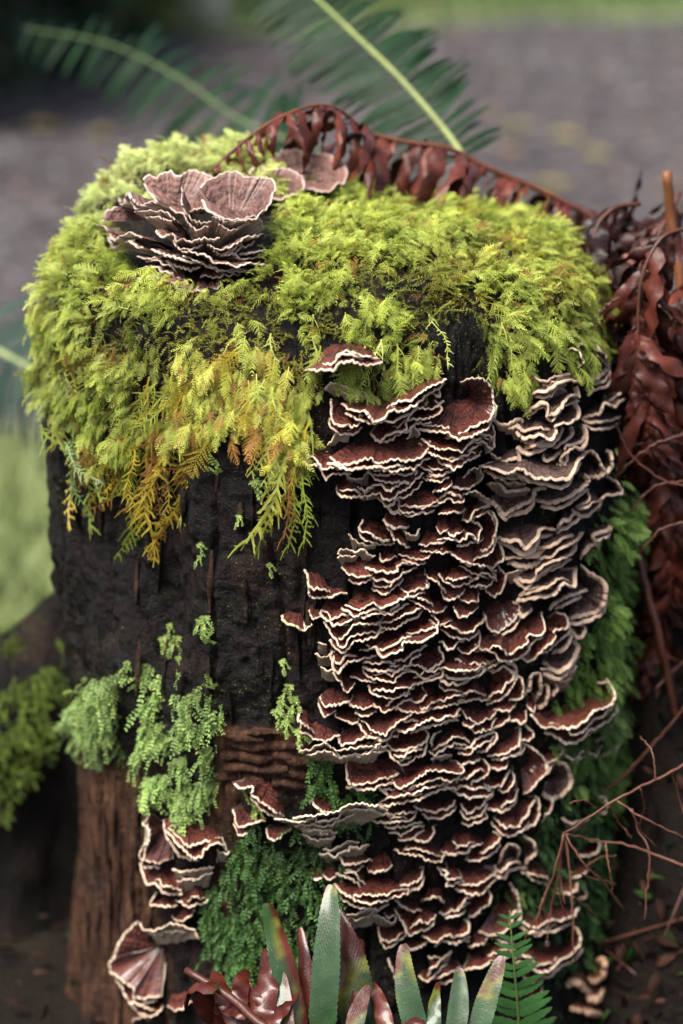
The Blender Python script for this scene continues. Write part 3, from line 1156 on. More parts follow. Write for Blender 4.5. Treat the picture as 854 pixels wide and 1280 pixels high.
ZN = {'crust': ('flat pinkish', 'crust behind the rosette', 'flat brackets behind the rosette'), 'mossedge': ('dull grey', 'pair in moss at right shoulder', 'grey brackets in the right moss'),
      'rosette': ('pink-brown', 'rosette on stump top', 'brackets of the rosette on top'),
      'rust': ('rust-orange', 'lower right clump', 'rust brackets at the lower right'),
      'lowleft': ('dark maroon', 'lower left stack', 'brackets at the lower left'),
      'shelf': ('red-brown', 'shelf above lower moss', 'brackets of the long shelf'),
      'right': ('grey-brown', 'right-hand column', 'brackets of the right-hand column'),
      'mossy': ('brown', 'mossy right bulge', 'brackets on the mossy right bulge'),
      'lowright': ('brown', 'group behind dry twigs', 'brackets behind the dry twigs'),
      'main': ('red-brown', 'main column', 'brackets of the main column')}
ORD = ['first', 'second', 'third', 'fourth', 'fifth', 'sixth', 'seventh', 'eighth', 'ninth', 'tenth', 'eleventh', 'twelfth', 'thirteenth', 'fourteenth',
       'fifteenth', 'sixteenth', 'seventeenth', 'eighteenth', 'nineteenth', 'twentieth']
ORD += ['twenty-' + o for o in ORD[:9]] + ['thirtieth'] + ['thirty-' + o for o in ORD[:9]]
for z in ZN:
    grp = sorted([c for c in CAPS if zone(c) == z], key=lambda c: c['py'])
    tiers, cur = [], []
    step = 34 if z == 'main' else 26
    for c in grp:
        if cur and c['py'] - cur[0]['py'] > step: tiers.append(cur); cur = []
        cur.append(c)
    if cur: tiers.append(cur)
    for ti, row in enumerate(tiers):
        row.sort(key=lambda c: c['px'])
        for ri, c in enumerate(row):
            colr, where, group = ZN[z]
            if c['kind'] == 'y': colr = 'yellow-edged brown'
            sz = 'wide' if c['w'] > 75 else 'small' if c['w'] < 38 else 'medium'
            look = 'upturned ' if c['up'] else ''
            pos = 'only one' if len(row) == 1 else ('leftmost' if ri == 0 else 'rightmost' if ri == len(row) - 1 else ORD[ri] + ' from left')
            c['label'] = f"{sz} {look}{colr} bracket, {pos} in {ORD[ti]} tier down, {where}"
            c['group'] = group
def cap_parts(root, c, lobe=False):
    n, ns, nr = c['n'], c['ns'], c['nr']
    k = c['kind']
    top = child_mesh(root, 'lobe' if lobe else 'cap', c['top'], grid(ns, n), FT[k], attrs={'radius': c['s']})
    a = child_mesh(root, 'margin', c['rim'], grid(nr, n), FR[k])
    b = child_mesh(root, 'underside', c['bot'], grid(ns, n), FU[k])
    if lobe: a.parent = top; b.parent = top


for c in CAPS:
    root = thing('bracket_fungus', c['base'], c['label'], 'fungus', c['group'])
    cap_parts(root, c)
    for l_ in c['lobes']: cap_parts(root, l_, True)
print('caps', len(CAPS), 'lobes', sum(len(c['lobes']) for c in CAPS))

# ------------------------------------------------------------------ moss
def feather(nb, width, curl, fine, seed, angle=52, wob=0.03):
    """a flat feathery moss frond along +Y, length 1, z up, tip bending down"""
    r = np.random.default_rng(seed)
    V, F = [], []

    def axis(y):
        return np.array([wob * math.sin(5 * y + seed), y, -curl * y * y + 0.10 * math.sin(3.1 * y)])

    def quadstrip(pts, ws, side):
        b0 = len(V)
        for p, w in zip(pts, ws):
            V.append(p - side * w); V.append(p + side * w)
        for i in range(len(pts) - 1):
            a = b0 + 2 * i
            F.append((a, a + 1, a + 3)); F.append((a, a + 3, a + 2))
    ys = np.linspace(0, 1, 9)
    quadstrip([axis(y) for y in ys], 0.014 * (1.15 - ys), np.array([1.0, 0, 0]))
    for i in range(nb):
        f = (i + 0.5) / nb
        y = 0.10 + 0.88 * f
        env = (math.sin(math.pi * (0.18 + 0.80 * f)) ** 0.8) * (1 - 0.35 * f)
        for sd in (-1, 1):
            l = width * env * r.uniform(0.75, 1.15)
            an = math.radians(angle + r.uniform(-9, 9) - 14 * f)
            d = np.array([sd * math.sin(an), math.cos(an), r.uniform(-.12, .22)])
            p0 = axis(y)
            side = nrm(np.cross(d, [0, 0, 1]))
            m_ = 3 if fine else 2
            pts = [p0 + d * l * k / m_ + np.array([0, 0, -0.55 * l * (k / m_) ** 2 * r.uniform(.3, 1)]) for k in range(m_ + 1)]
            wb = 0.015 if not fine else 0.007
            quadstrip(pts, [wb, wb * 1.15, wb * .8, 0.002] if fine else [wb * 1.3, wb * 1.6, 0.002], side)
            if fine:
                q = max(3, int(l / 0.05))
                for k in range(1, q + 1):
                    c = p0 + d * l * k / (q + .4) + np.array([0, 0, -0.3 * l * (k / q) ** 2])
                    for s2 in (-1, 1):
                        ll = 0.055 * (1.1 - 0.6 * k / q) * r.uniform(.8, 1.2)
                        dd = nrm(d + side * s2 * 1.1 + np.array([0, 0, .25]))
                        e = nrm(np.cross(dd, [0, 0, 1])) * 0.009
                        b0 = len(V)
                        V.extend([c - e, c + e, c + dd * ll]); F.append((b0, b0 + 1, b0 + 2))
    return np.array(V), np.array(F)


def sprig(nl, leaf, curl, seed, spread=1.0):
    """a leafy strand along +Y: small folded oval leaves round a thin stem"""
    r = np.random.default_rng(seed)
    V, F = [], []
    for i in range(nl):
        f = (i + .5) / nl
        y = f
        p = np.array([0.03 * math.sin(6 * f + seed), y, -curl * y * y + .08 * math.sin(3 * y)])
        for sd in (0, 1):
            a = math.pi * sd + i * 0.55 + r.uniform(-.4, .4)
            out = np.array([math.cos(a), 0.55 + 0.6 * f, 0.75 * math.sin(a) + .25])
            out = nrm(out * np.array([spread, 1, 1]))
            l = leaf * (1.05 - 0.45 * f) * r.uniform(.75, 1.2)
            sdv = nrm(np.cross(out, [0.1, .2, 1.0])) * l * 0.30
            up = np.cross(sdv, out); up = nrm(up) * l * 0.10
            b0 = len(V)
            V.extend([p, p + out * l * .5 - sdv + up, p + out * l * .5 + sdv + up, p + out * l])
            F.append((b0, b0 + 1, b0 + 3)); F.append((b0, b0 + 3, b0 + 2))
    b0 = len(V)
    for y in (0, .5, 1):
        p = np.array([0.03 * math.sin(6 * y + seed), y, -curl * y * y + .08 * math.sin(3 * y)])
        V.extend([p - [.008, 0, 0], p + [.008, 0, 0]])
    F.extend([(b0, b0 + 1, b0 + 3), (b0, b0 + 3, b0 + 2), (b0 + 2, b0 + 3, b0 + 5), (b0 + 2, b0 + 5, b0 + 4)])
    return np.array(V), np.array(F)


FE = [feather(8, .40, c_, False, k) for k, c_ in enumerate((.1, .25, .4, .3, .55, .2))]
FEF = [feather(12, .40, c_, True, 20 + k) for k, c_ in enumerate((.05, .2, .35, .15, .3))]
SPR = [sprig(8, .21, c_, 40 + k) for k, c_ in enumerate((.1, .3, .2, .4))]
def strand(seed):
    """a wispy hanging moss shoot: thin stem, sparse curling side shoots"""
    r = np.random.default_rng(seed)
    parts = []
    ph = r.uniform(0, 6.28, 4)
    ax = lambda y: np.array([.07 * np.sin(4 * y + ph[0]) + .03 * np.sin(9 * y + ph[1]), y, .05 * np.sin(5 * y + ph[2])])
    def rib(pts, w0, w1):
        pts = np.array(pts); w = np.linspace(w0, w1, len(pts))[:, None]
        s = nrm(np.cross(nrm(np.gradient(pts, axis=0)), [0, 0, 1.0]))
        V = np.stack([pts - s * w, pts + s * w], 1).reshape(-1, 3)
        i = np.arange(len(pts) - 1) * 2
        parts.append((V, np.vstack([np.stack([i, i + 1, i + 3], -1), np.stack([i, i + 3, i + 2], -1)])))
    rib([ax(y) for y in np.linspace(0, 1, 14)], .012, .004)
    for i in range(17):
        y = .05 + .93 * i / 17
        for sd in (-1, 1):
            if r.random() < .22: continue
            l = r.uniform(.05, .17) * (1.1 - .5 * y); an = math.radians(r.uniform(22, 62)); cu = r.uniform(-.8, 1.2)
            d = np.array([sd * math.sin(an), math.cos(an), r.uniform(-.3, .4)])
            q = [ax(y) + d * l * k / 4 + np.array([0, cu * l * (k / 4) ** 2, 0]) for k in range(5)]
            rib(q, .0105, .003)
            for k in (1, 2, 3):
                dd = d + np.array([-sd * .2, 1.0, 0]) * .7 * (1 if k % 2 else -.6)
                rib([q[k], q[k] + nrm(dd) * .028], .006, .001)
    return merge(parts)


HANG = [strand(60 + k) for k in range(6)]

M_moss = leafmat('moss', 'tint', 0.5, 0.38, 0.35, 140, 0.3)
M_frond = leafmat('moss_frond', 'object', 0.45, 0.38, 0.4, 140, 0.25)


def frames(n, d):
    """orthonormal frames with Y along d and Z close to n"""
    Yv = nrm(d)
    Xv = nrm(np.cross(Yv, n))
    Zv = np.cross(Xv, Yv)
    return np.stack([Xv, Yv, Zv], -1)


def stamp(tmpls, pos, M, scl, tint):
    Vs, Fs, Ts, o = [], [], [], 0
    which = rng.integers(0, len(tmpls), len(pos))
    for k, (V, F) in enumerate(tmpls):
        i = np.where(which == k)[0]
        if not len(i): continue
        W = np.einsum('nij,vj->nvi', M[i], V) * scl[i][:, None, None] + pos[i][:, None]
        Vs.append(W.reshape(-1, 3))
        Fs.append((F[None] + (np.arange(len(i)) * len(V))[:, None, None]).reshape(-1, 3) + o)
        tt = np.repeat(tint[i][:, None], len(V), 1)
        tt = tt * (0.72 + 0.45 * V[None, :, 1:2])      # tint darkens towards the foot of each shoot
        Ts.append(tt.reshape(-1, 3))
        o += len(i) * len(V)
    return np.vstack(Vs), np.vstack(Fs), np.vstack(Ts)


# even sampling of the stump surface
tri = np.vstack([SF[:, [0, 1, 2]], SF[:, [0, 2, 3]]])
ta = np.cross(SV[tri[:, 1]] - SV[tri[:, 0]], SV[tri[:, 2]] - SV[tri[:, 0]])
area = np.linalg.norm(ta, axis=1) / 2
tn = nrm(ta)
cum = np.cumsum(area)
smooth_n = nrm(np.stack([SV[:, 0] - AX, SV[:, 1], 0 * SV[:, 2]], -1))


def sample(n):
    k = np.searchsorted(cum, rng.random(n) * cum[-1])
    k = np.minimum(k, len(tri) - 1)
    a, b = rng.random(n), rng.random(n)
    f = a + b > 1
    a[f], b[f] = 1 - a[f], 1 - b[f]
    T = SV[tri[k]]
    P = T[:, 0] + (T[:, 1] - T[:, 0]) * a[:, None] + (T[:, 2] - T[:, 0]) * b[:, None]
    rad = nrm(np.stack([P[:, 0] - AX, P[:, 1], 0 * P[:, 0]], -1))
    tt = smooth(0.425, 0.465, P[:, 2])[:, None]
    N_ = nrm(rad * (1 - tt) + np.array([0, 0, 1.0]) * tt)
    return P, N_, rad


def inpoly(x, y, poly):
    p = np.asarray(poly, float)
    c = np.zeros(len(x), bool)
    for i in range(len(p)):
        x0, y0 = p[i - 1]; x1, y1 = p[i]
        hit_ = ((y0 > y) != (y1 > y)) & (x < (x1 - x0) * (y - y0) / (y1 - y0 + 1e-9) + x0)
        c ^= hit_
    return c


TOPM = [(-50, 100), (900, 100), (900, 420), (755, 420), (720, 450), (700, 462), (688, 430), (650, 425), (640, 492), (604, 478), (600, 425), (596, 388), (565, 395), (548, 440), (545, 478), (500, 492),
        (470, 485), (430, 470), (400, 452), (400, 500), (385, 540), (380, 575), (360, 580), (330, 562), (290, 540), (250, 548), (200, 560), (150, 590), (120, 600), (110, 545),
        (85, 505), (62, 480), (40, 470), (-50, 470)]
LEFTM = [(98, 905), (105, 870), (150, 838), (185, 832), (225, 838), (265, 870), (278, 930), (270, 1000), (240, 1015), (205, 1000), (175, 955), (130, 945), (105, 930)]
LOWM = [(290, 1045), (340, 1030), (400, 1035), (430, 1075), (425, 1110), (400, 1135), (425, 1190), (380, 1260), (300, 1260), (250, 1210), (262, 1130), (280, 1080)]
MIDM = [(388, 945), (430, 940), (470, 965), (480, 1010), (440, 1025), (400, 1010), (385, 980)]
RIGHTM = [(735, 640), (790, 600), (900, 640), (900, 1000), (760, 1010), (690, 985), (690, 900), (712, 850), (715, 790), (745, 760)]
LOWR = [(620, 1130), (680, 1000), (760, 990), (780, 1060), (740, 1180), (700, 1230), (620, 1230)]

GREEN_LIME = np.array([0.57, 0.65, 0.13]); GREEN_PALE = np.array([0.70, 0.79, 0.32]); GREEN_MID = np.array([0.25, 0.32, 0.04])
GOLD = np.array([0.54, 0.42, 0.045]); RUST = np.array([0.30, 0.15, 0.035]); EMER = np.array([0.085, 0.185, 0.040]); COOL = np.array([0.24, 0.36, 0.11])


def moss_colour(P, x, y, zone_):
    n = len(P)
    u = rng.random(n)[:, None]
    k = np.clip(0.5 + 1.1 * fbm(P * 30, 3, 51), 0, 1)[:, None]
    if zone_ == 'top':
        c = GREEN_MID * (1 - k) + GREEN_LIME * k
        pale = (smooth(430, 150, x) * smooth(350, 230, y))[:, None]  # upper left moss is lime; brighter light there also put into the tint
        c = c * (1 - .7 * pale) + GREEN_PALE * .7 * pale
        gold = (smooth(150, 240, x) * smooth(420, 330, x) * smooth(400, 500, y))[:, None]
        right = (smooth(430, 560, x) * smooth(300, 260, np.abs(y - 300) * 3))[:, None] * 0.35
        gm = np.clip(gold * (0.25 + 1.1 * fbm(P * 45, 2, 52)[:, None] + .3) + right * (fbm(P * 40, 2, 53)[:, None] > 0.1), 0, 1)
        c = c * (1 - gm) + GOLD * gm
        brown = (u < 0.05 + 0.16 * gold + 0.05 * right)
        c = np.where(brown, RUST * (0.7 + 0.6 * k), c)
        old = np.clip(fbm(P * 18, 3, 54)[:, None] * 2.2 - .15, 0, .8) * smooth(250, 330, y)[:, None]
        c = c * (1 - old) + (GREEN_MID * .6) * old
    elif zone_ == 'left':
        c = COOL * (0.35 + 1.1 * k) + np.array([.06, .05, 0]) * (u < .3)
    elif zone_ == 'right':
        c = EMER * np.array([1.15, .95, .9]) * (.75 + .9 * k) + np.array([.03, .035, .0]) * k
    else:
        c = EMER * (0.3 + .7 * k) + np.array([.03, .06, .03]) * (u < .3)
    return c * rng.uniform(.8, 1.2, (n, 1))


PS, NS, RS_ = sample(150000)
PX, PY = project(PS)
FACE = ((CAM - PS) * NS).sum(1) > -0.02
ISTOP = PS[:, 2] > 0.435
EDG0 = 22 * fbm(PS * 60 + 20, 3, 70)
mask_top = np.where(FACE | ISTOP, inpoly(PX + EDG0 + 5 * rng.normal(0, 1, len(PX)), PY + EDG0 + 5 * rng.normal(0, 1, len(PX)), TOPM), PS[:, 2] > 0.41 + 0.02 * rng.normal(0, 1, len(PX)))
ros_d = np.linalg.norm((PS - ROS_C)[:, :2] / np.array([.05, .05]), axis=1)
EDG = 26 * fbm(PS * 60, 3, 71); EDG2 = 26 * fbm(PS * 60 + 50, 3, 72)
GAP = fbm(PS * 75, 2, 73)
jit = lambda: (PX + EDG + 5 * rng.normal(0, 1, len(PX)), PY + EDG2 + 5 * rng.normal(0, 1, len(PX)))
OPEN = fbm(PS * 48, 3, 84) > -.08
MASKS = {'top': mask_top & (ros_d > 0.45) & ~inpoly(PX, PY, [(325, 236), (345, 190), (420, 188), (440, 215), (420, 240)]) & ~inpoly(PX, PY, [(118, 262), (200, 268), (340, 268), (348, 330), (330, 350), (270, 374), (180, 356)]) & (fbm(PS * 55, 2, 75) > -.40), 'left': FACE & inpoly(*jit(), LEFTM) & (GAP > -.13), 'low': FACE & inpoly(*jit(), LOWM) & (GAP > -.22), 'mid': FACE & inpoly(*jit(), MIDM) & (GAP > -.15),
         'right': (inpoly(*jit(), RIGHTM) & (FACE | (PX > 600))) & (PS[:, 0] > 0.05) & (PS[:, 2] < .40), 'lowr': FACE & inpoly(*jit(), LOWR)}
NFR = {'top': (11500, 9000), 'left': (330, 300), 'low': (420, 200), 'mid': (80, 50), 'right': (2200, 1200), 'lowr': (420, 300)}
LAB = {'top': ('moss_mat', 'thick lime green and golden feather moss draped over the stump top'),
       'left': ('moss_tuft', 'pale green leafy moss tuft on the ledge above the bare wood'),
       'low': ('moss_tuft', 'deep green moss patch behind the green fern leaflets at the bottom'),
       'mid': ('moss_tuft', 'small deep green moss patch under the left brackets of the main column'),
       'right': ('moss_mat', 'emerald moss sheet on the right flank of the stump'),
       'lowr': ('moss_tuft', 'dark green moss around the lower right brackets')}
MOSS = {}


def place(idx_, zone_, up, lift, smin, smax, tmpl):
    P, Nn, Rd = PS[idx_], NS[idx_], RS_[idx_]
    n = len(P)
    tt = smooth(0.435, 0.465, P[:, 2])[:, None]
    rv = rng.normal(0, 1, (n, 3)) + 3.2 * np.stack([fbm(P * 45, 2, 81), fbm(P * 45, 2, 82), fbm(P * 45, 2, 83)], -1)
    hum = np.clip(fbm(P * 48, 3, 84) * 2.2 + .3, 0, 1)
    down = np.array([0, 0, -1.0])
    d = Rd * (0.45 + .4 * tt) + down * (1.0 - .95 * tt) + rv * (0.38 + 0.25 * tt) + Nn * up
    d = nrm(d)
    nn = nrm(Nn + 0.35 * rng.normal(0, 1, (n, 3)) + np.array([0, -.25, .15]))
    M = frames(nn, d)
    pos = P + Nn * (lift * rng.random(n) * .6 + lift * 1.1 * hum)[:, None] - d * 0.002
    scl = rng.uniform(smin, smax, n)
    x, y = project(P)
    return pos, M, scl, moss_colour(P, x, y, zone_)


for z_, msk in MASKS.items():
    ids = np.where(msk)[0]
    nf, nsp = NFR[z_]
    nm, lab = LAB[z_]
    base_ = PS[ids].mean(0)
    root = thing(nm, base_, lab, 'moss')
    MOSS[z_] = root
    idb = ids[OPEN[ids]] if z_ == 'top' else ids
    big = rng.choice(idb, min(nf, len(idb)), replace=False)
    sm = rng.choice(ids, min(nsp, len(ids)), replace=False)
    lf = {'top': .008, 'right': .006}.get(z_, .005)
    if z_ in ('left', 'low', 'mid'): a_ = place(big, z_, .45, lf, .010, .018, SPR); ta_ = SPR
    elif z_ == 'right': a_ = place(big, z_, .6, lf * 1.6, .007, .014, FE); ta_ = FE
    else: a_ = place(big, z_, .30, lf, .006, .0125, FE); ta_ = FE
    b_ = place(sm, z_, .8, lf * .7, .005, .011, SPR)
    V1, F1, T1 = stamp(ta_, *a_)
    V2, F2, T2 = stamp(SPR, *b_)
    if z_ == 'top': T2 = T2 * np.array([.62, .55, .55])  # older under layer browner, shade between the fronds also put into its tint
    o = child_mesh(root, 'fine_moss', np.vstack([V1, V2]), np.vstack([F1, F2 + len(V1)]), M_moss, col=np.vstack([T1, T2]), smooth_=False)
    o['kind'] = 'stuff'

FEM = [mesh('frond', V, F, M_frond, False) for V, F in FEF]
HAM = [mesh('strand', V, F, M_frond, False) for V, F in HANG]


def frond_obj(root, me, p, d, nn, s, colr):
    M = frames(np.asarray(nn, float)[None], np.asarray(d, float)[None])[0]
    M4 = Matrix([list(M[i] * s) + [float(p[i] - root.location[i])] for i in range(3)] + [[0, 0, 0, 1]])
    o = obj('frond', me, root, M4)
    o.color = (*[float(v) for v in colr], 1)
    return o


# the large fronds one can pick out
vis = np.where(MASKS['top'] & FACE & (PY > 225) & (PX > 40) & (PX < 760))[0]
pick = []
for i in rng.permutation(vis):
    if all((PX[i] - PX[j]) ** 2 + (PY[i] - PY[j]) ** 2 > 17 ** 2 for j in pick): pick.append(i)
    if len(pick) >= 200: break
pick = np.array(pick)
pos, M, scl, cc = place(pick, 'top', .3, .007, .010, .020, FEF)
for k in range(len(pick)):
    frond_obj(MOSS['top'], FEM[k % 5], pos[k] + NS[pick[k]] * .004, M[k][:, 1], M[k][:, 2], scl[k] * (1 if PY[pick[k]] < 420 else .9), cc[k] * 1.25)

# hanging strands along the lower edge: top x,y, bottom x,y, colour
STR = []
LIME, GO, RU = GREEN_LIME, GOLD, RUST
for (x0, y0, x1, y1, c_) in (
        (190, 540, 172, 655, GO), (215, 545, 185, 700, GO * .8), (235, 540, 205, 690, GO), (205, 550, 198, 640, RU), (170, 545, 130, 610, GO), (150, 540, 118, 640, GO * .8), (160, 560, 150, 690, GREEN_MID),
        (250, 545, 222, 600, RU), (262, 540, 240, 590, GO), (345, 480, 330, 600, LIME), (365, 500, 340, 690, GREEN_MID), (360, 560, 372, 682, GREEN_MID * 1.3), (375, 540, 355, 640, GO), (330, 470, 300, 540, LIME),
        (320, 500, 322, 580, GO), (130, 420, 95, 470, GREEN_PALE), (140, 440, 100, 500, LIME), (150, 450, 150, 520, GREEN_PALE), (205, 480, 150, 560, LIME), (230, 480, 160, 540, LIME), (300, 440, 240, 500, GO),
        (340, 430, 320, 500, GO), (395, 390, 382, 470, GREEN_PALE), (470, 420, 450, 490, LIME), (490, 430, 500, 500, LIME), (520, 430, 530, 500, LIME), (455, 430, 425, 485, GREEN_PALE), (400, 430, 388, 470, LIME),
        (540, 390, 560, 450, GREEN_PALE), (620, 400, 610, 480, LIME), (630, 420, 645, 490, LIME), (610, 430, 612, 500, GREEN_MID), (645, 400, 660, 440, LIME), (480, 470, 520, 490, EMER), (470, 480, 505, 495, EMER),
        (75, 470, 110, 560, GREEN_MID), (80, 520, 115, 660, GREEN_MID * .9), (90, 560, 112, 640, COOL), (70, 450, 78, 540, LIME), (710, 400, 735, 440, LIME), (690, 420, 700, 460, LIME)):
    STR.append((x0, y0, x1, y1, c_))
    if y1 > 480 and x1 < 390:
        for _ in range(2): STR.append((x0 + random.uniform(-22, 22), y0 + random.uniform(-20, 5), x1 + random.uniform(-22, 22), y1 - random.uniform(5, 50), random.choice((c_, c_, RU, GO, LIME))))
for (x0, y0, x1, y1, c_) in STR:
    h0 = hit(x0, y0); h1 = hit(x1, y1)
    if h0 is None or h1 is None: continue
    p0 = h0[0] + np.array([0, -.010, .002]); p1 = h1[0] + np.array([0, -.012, 0])
    L_ = np.linalg.norm(p1 - p0)
    me = (HAM if L_ > 0.030 else FEM)[random.randrange(5)]
    frond_obj(MOSS['top'], me, p0, p1 - p0, np.array([random.uniform(-.3, .3), -1, .3]), L_, np.minimum(c_, LIME * 1.05) * random.uniform(.65, 1.0))

SPRIGS = []
# tiny moss plants dotted over the dark bark
for i, (x, y) in enumerate(((212, 775), (222, 790), (255, 780), (250, 770), (262, 800), (352, 820), (362, 850), (350, 870), (365, 880), (356, 895), (368, 865), (248, 675), (250, 690), (275, 588), (340, 570), (318, 595),
                            (270, 855), (335, 700), (372, 905), (345, 880), (205, 790), (258, 765), (300, 640), (225, 815), (318, 995), (305, 980), (325, 1000), (690, 330), (600, 1140), (610, 1145), (600, 1165), (650, 1110))):
    h0 = hit(x, y)
    if h0 is None: continue
    r2 = thing('moss_sprig', h0[0], None, 'moss', 'tiny moss sprigs on the bark')
    V, F = sprig(9, .26, .2, 300 + i, 1.3)
    V2, F2 = sprig(7, .26, .1, 400 + i, 1.3)
    V2 = V2 @ np.array([[.8, .5, 0], [-.5, .8, 0], [0, 0, 1.]]) * .8
    VV = np.vstack([V, V2]); FF = np.vstack([F, F2 + len(V)])
    s_ = random.uniform(.008, .016)
    M = frames(np.array([[0, -1, .2]]), np.array([[random.uniform(-.5, .5), -.35, random.choice((-1, -1, .6))]]))[0]
    child_mesh(r2, 'shoot', (VV * s_) @ M.T + h0[0] + np.array([0, -.004, 0]), FF, M_moss, col=np.tile(COOL * random.uniform(.8, 1.4) + np.array([.06, .05, 0]), (len(VV), 1)), smooth_=False)
    SPRIGS.append((x, y, r2))
for nm_, lo_, hi_ in (('far left bark', 0, 240), ('middle left bark', 240, 330), ('bark left of main column', 330, 400), ('right half of stump', 400, 900)):
    for k_, (x, y, r2) in enumerate(sorted([q_ for q_ in SPRIGS if lo_ <= q_[0] < hi_], key=lambda q_: q_[1])):
        r2['label'] = f'tiny pale green moss sprig on {nm_}, {ORD[k_]} from top'

# ------------------------------------------------------------------ ferns
def leaf(n, w, bend, roll, twist, teeth, seed, fold=0.12, blunt=0.55, wave=0.0, tooth_=.16, sick=0.0):
    """one leaflet along +Y (length 1), toothed edge, midrib crease, bending down by `bend` radians"""
    r = np.random.default_rng(seed)
    t = np.linspace(0, 1, n)
    ang = bend * t ** 1.3
    y = np.concatenate([[0], np.cumsum(np.cos(ang[:-1]) * np.diff(t))])
    z = -np.concatenate([[0], np.cumsum(np.sin(ang[:-1]) * np.diff(t))])
    wt = w * np.minimum(1, (1 - t) * 1.9 + 0.02) ** blunt * (0.55 + 0.45 * np.minimum(1, t * 7))
    c = np.array([-1, -.55, 0, .55, 1.0])
    V = []
    for i in range(n):
        tw = twist * t[i] + .25 * math.sin(4 * t[i] + seed) * abs(twist)
        for k in c:
            tooth = 1 + (tooth_ * (1 if i % 2 else -0.4) if abs(k) == 1 and teeth else 0)
            x = k * wt[i] * tooth * (1 - 0.25 * roll * abs(k))
            zz = fold * abs(k) * wt[i] - roll * (k * k) * wt[i] * .9 + wave * wt[i] * math.sin(t[i] * 19 + seed + k * 2) * abs(k)
            xr = x * math.cos(tw) - zz * math.sin(tw); zr = x * math.sin(tw) + zz * math.cos(tw)
            xr += sick * (t[i] ** 2 - .5 * t[i])
            V.append([xr, y[i] - zr * math.sin(ang[i]) * -1 * 0 + zr * math.sin(ang[i]), z[i] + zr * math.cos(ang[i])])
    return np.array(V), grid(n, 5)


def leafsurf(name, src, rough, spec, trans, var=.3):
    m = leafmat(name, src, rough, trans, spec, 60, var)
    nt = m.node_tree
    N = NB(nt)
    g = N.new('ShaderNodeNewGeometry').outputs['Position']
    nt.links.new(N.bump(N.noise(700, 3, .6, g), .35, .0008), nt.nodes['Principled BSDF'].inputs['Normal'])
    return m


M_dead = leafsurf('dead_fern', 'object', 0.38, 0.26, 0.05, .7)
M_green = leafsurf('green_fern', 'object', 0.5, 0.18, 0.25, .25)
M_stem = leafsurf('fern_stem', 'object', 0.4, 0.4, 0.0, .3)
M_fore = leafsurf('wet_leaflet', 'tint', 0.30, 0.28, 0.12, .4)
M_fore.node_tree.nodes['Principled BSDF'].inputs['Coat Weight'].default_value = .3
M_fore.node_tree.nodes['Principled BSDF'].inputs['Coat Roughness'].default_value = .12
N = NB(M_fore.node_tree)
vb = N.bump(N.math('SINE', N.math('MULTIPLY', N.attr('vein', 'Fac'), 1.0)), .10, .0004, M_fore.node_tree.nodes['Principled BSDF'].inputs['Normal'].links[0].from_socket)
N.link(vb, M_fore.node_tree.nodes['Principled BSDF'].inputs['Normal'])

DEADP = [mesh('leaflet', *leaf(15, .08, b_, r_, t_, True, k, .1, .5, .5, .22), M_dead) for k, (b_, r_, t_) in enumerate(((1.2, .3, .5), (1.8, .5, -.6), (2.3, .4, .9), (1.5, .6, -1.2), (2.7, .3, .4), (.9, .5, 1.3)))]
DEADW = [mesh('leaflet', *leaf(15, w_, b_, r_, t_, True, 60 + k, .1, .6, .5, .1), M_dead) for k, (w_, b_, r_, t_) in enumerate(((.08, .6, .3, 1.0), (.10, 1.0, .4, -1.3), (.07, 1.4, .5, 2.0), (.12, .4, .2, -.7), (.08, 1.9, .4, 1.6), (.09, .9, .6, -2.2)))]
GREENP = [mesh('leaflet', *leaf(11, .11, b_, .15, t_, True, 30 + k), M_green) for k, (b_, t_) in enumerate(((.25, .1), (.45, -.2), (.6, .15)))]


def fern(name, path, n, plen, meshes, colr, stem_r, stem_col, label, cat, group=None, up=(0, 0, 1), angle=70, droop=0.3, t0=0.06, jitter=0.15, wide=1.0, sides=(-1, 1)):
    path = resample(np.array(path, float), 40)
    root = thing(name, path[0], label, cat, group)
    V, F = tube(path, stem_r * np.linspace(1.15, .35, 40), 7)
    st = child_mesh(root, 'stem', V, F, M_stem)
    st.color = (*stem_col, 1)
    T = nrm(np.gradient(path, axis=0))
    up = np.array(up, float)
    for i in range(n):
        t = t0 + (1 - t0) * (i + .5) / n
        k = min(39, int(t * 39))
        p = path[k]; tg = T[k]
        S = nrm(np.cross(tg, up)); Nn = np.cross(S, tg)
        for sd in sides:
            a = math.radians(angle + random.uniform(-1, 1) * 60 * jitter)
            d = S * sd * math.sin(a) + tg * math.cos(a) + np.array([0, 0, -droop * random.uniform(.5, 1.5)]) + Nn * random.uniform(-1, 1) * jitter
            M = frames(nrm(Nn + np.array([random.uniform(-1, 1), random.uniform(-1, 1), 0]) * jitter)[None], d[None])[0]
            L = plen(t) * random.uniform(1 - jitter, 1 + jitter)
            sc_ = np.array([L * wide, L, L])
            M4 = Matrix([list(M[r] * sc_) + [float(p[r] - path[0][r])] for r in range(3)] + [[0, 0, 0, 1]])
            o = obj('leaflet', random.choice(meshes), root, M4)
            v = random.uniform(.65, 1.35) if meshes is not DEADW else random.choice((.35, .6, .8, 1.1, 1.6))
            o.color = (*[float(x) * v for x in colr], 1)
    return root


BROWN = (0.055, 0.014, 0.009); BROWN2 = (0.03, 0.009, 0.007); STEMB = (0.13, 0.045, 0.022)
DG = (0.010, 0.032, 0.012); MG = (0.07, 0.13, 0.05)
A = at
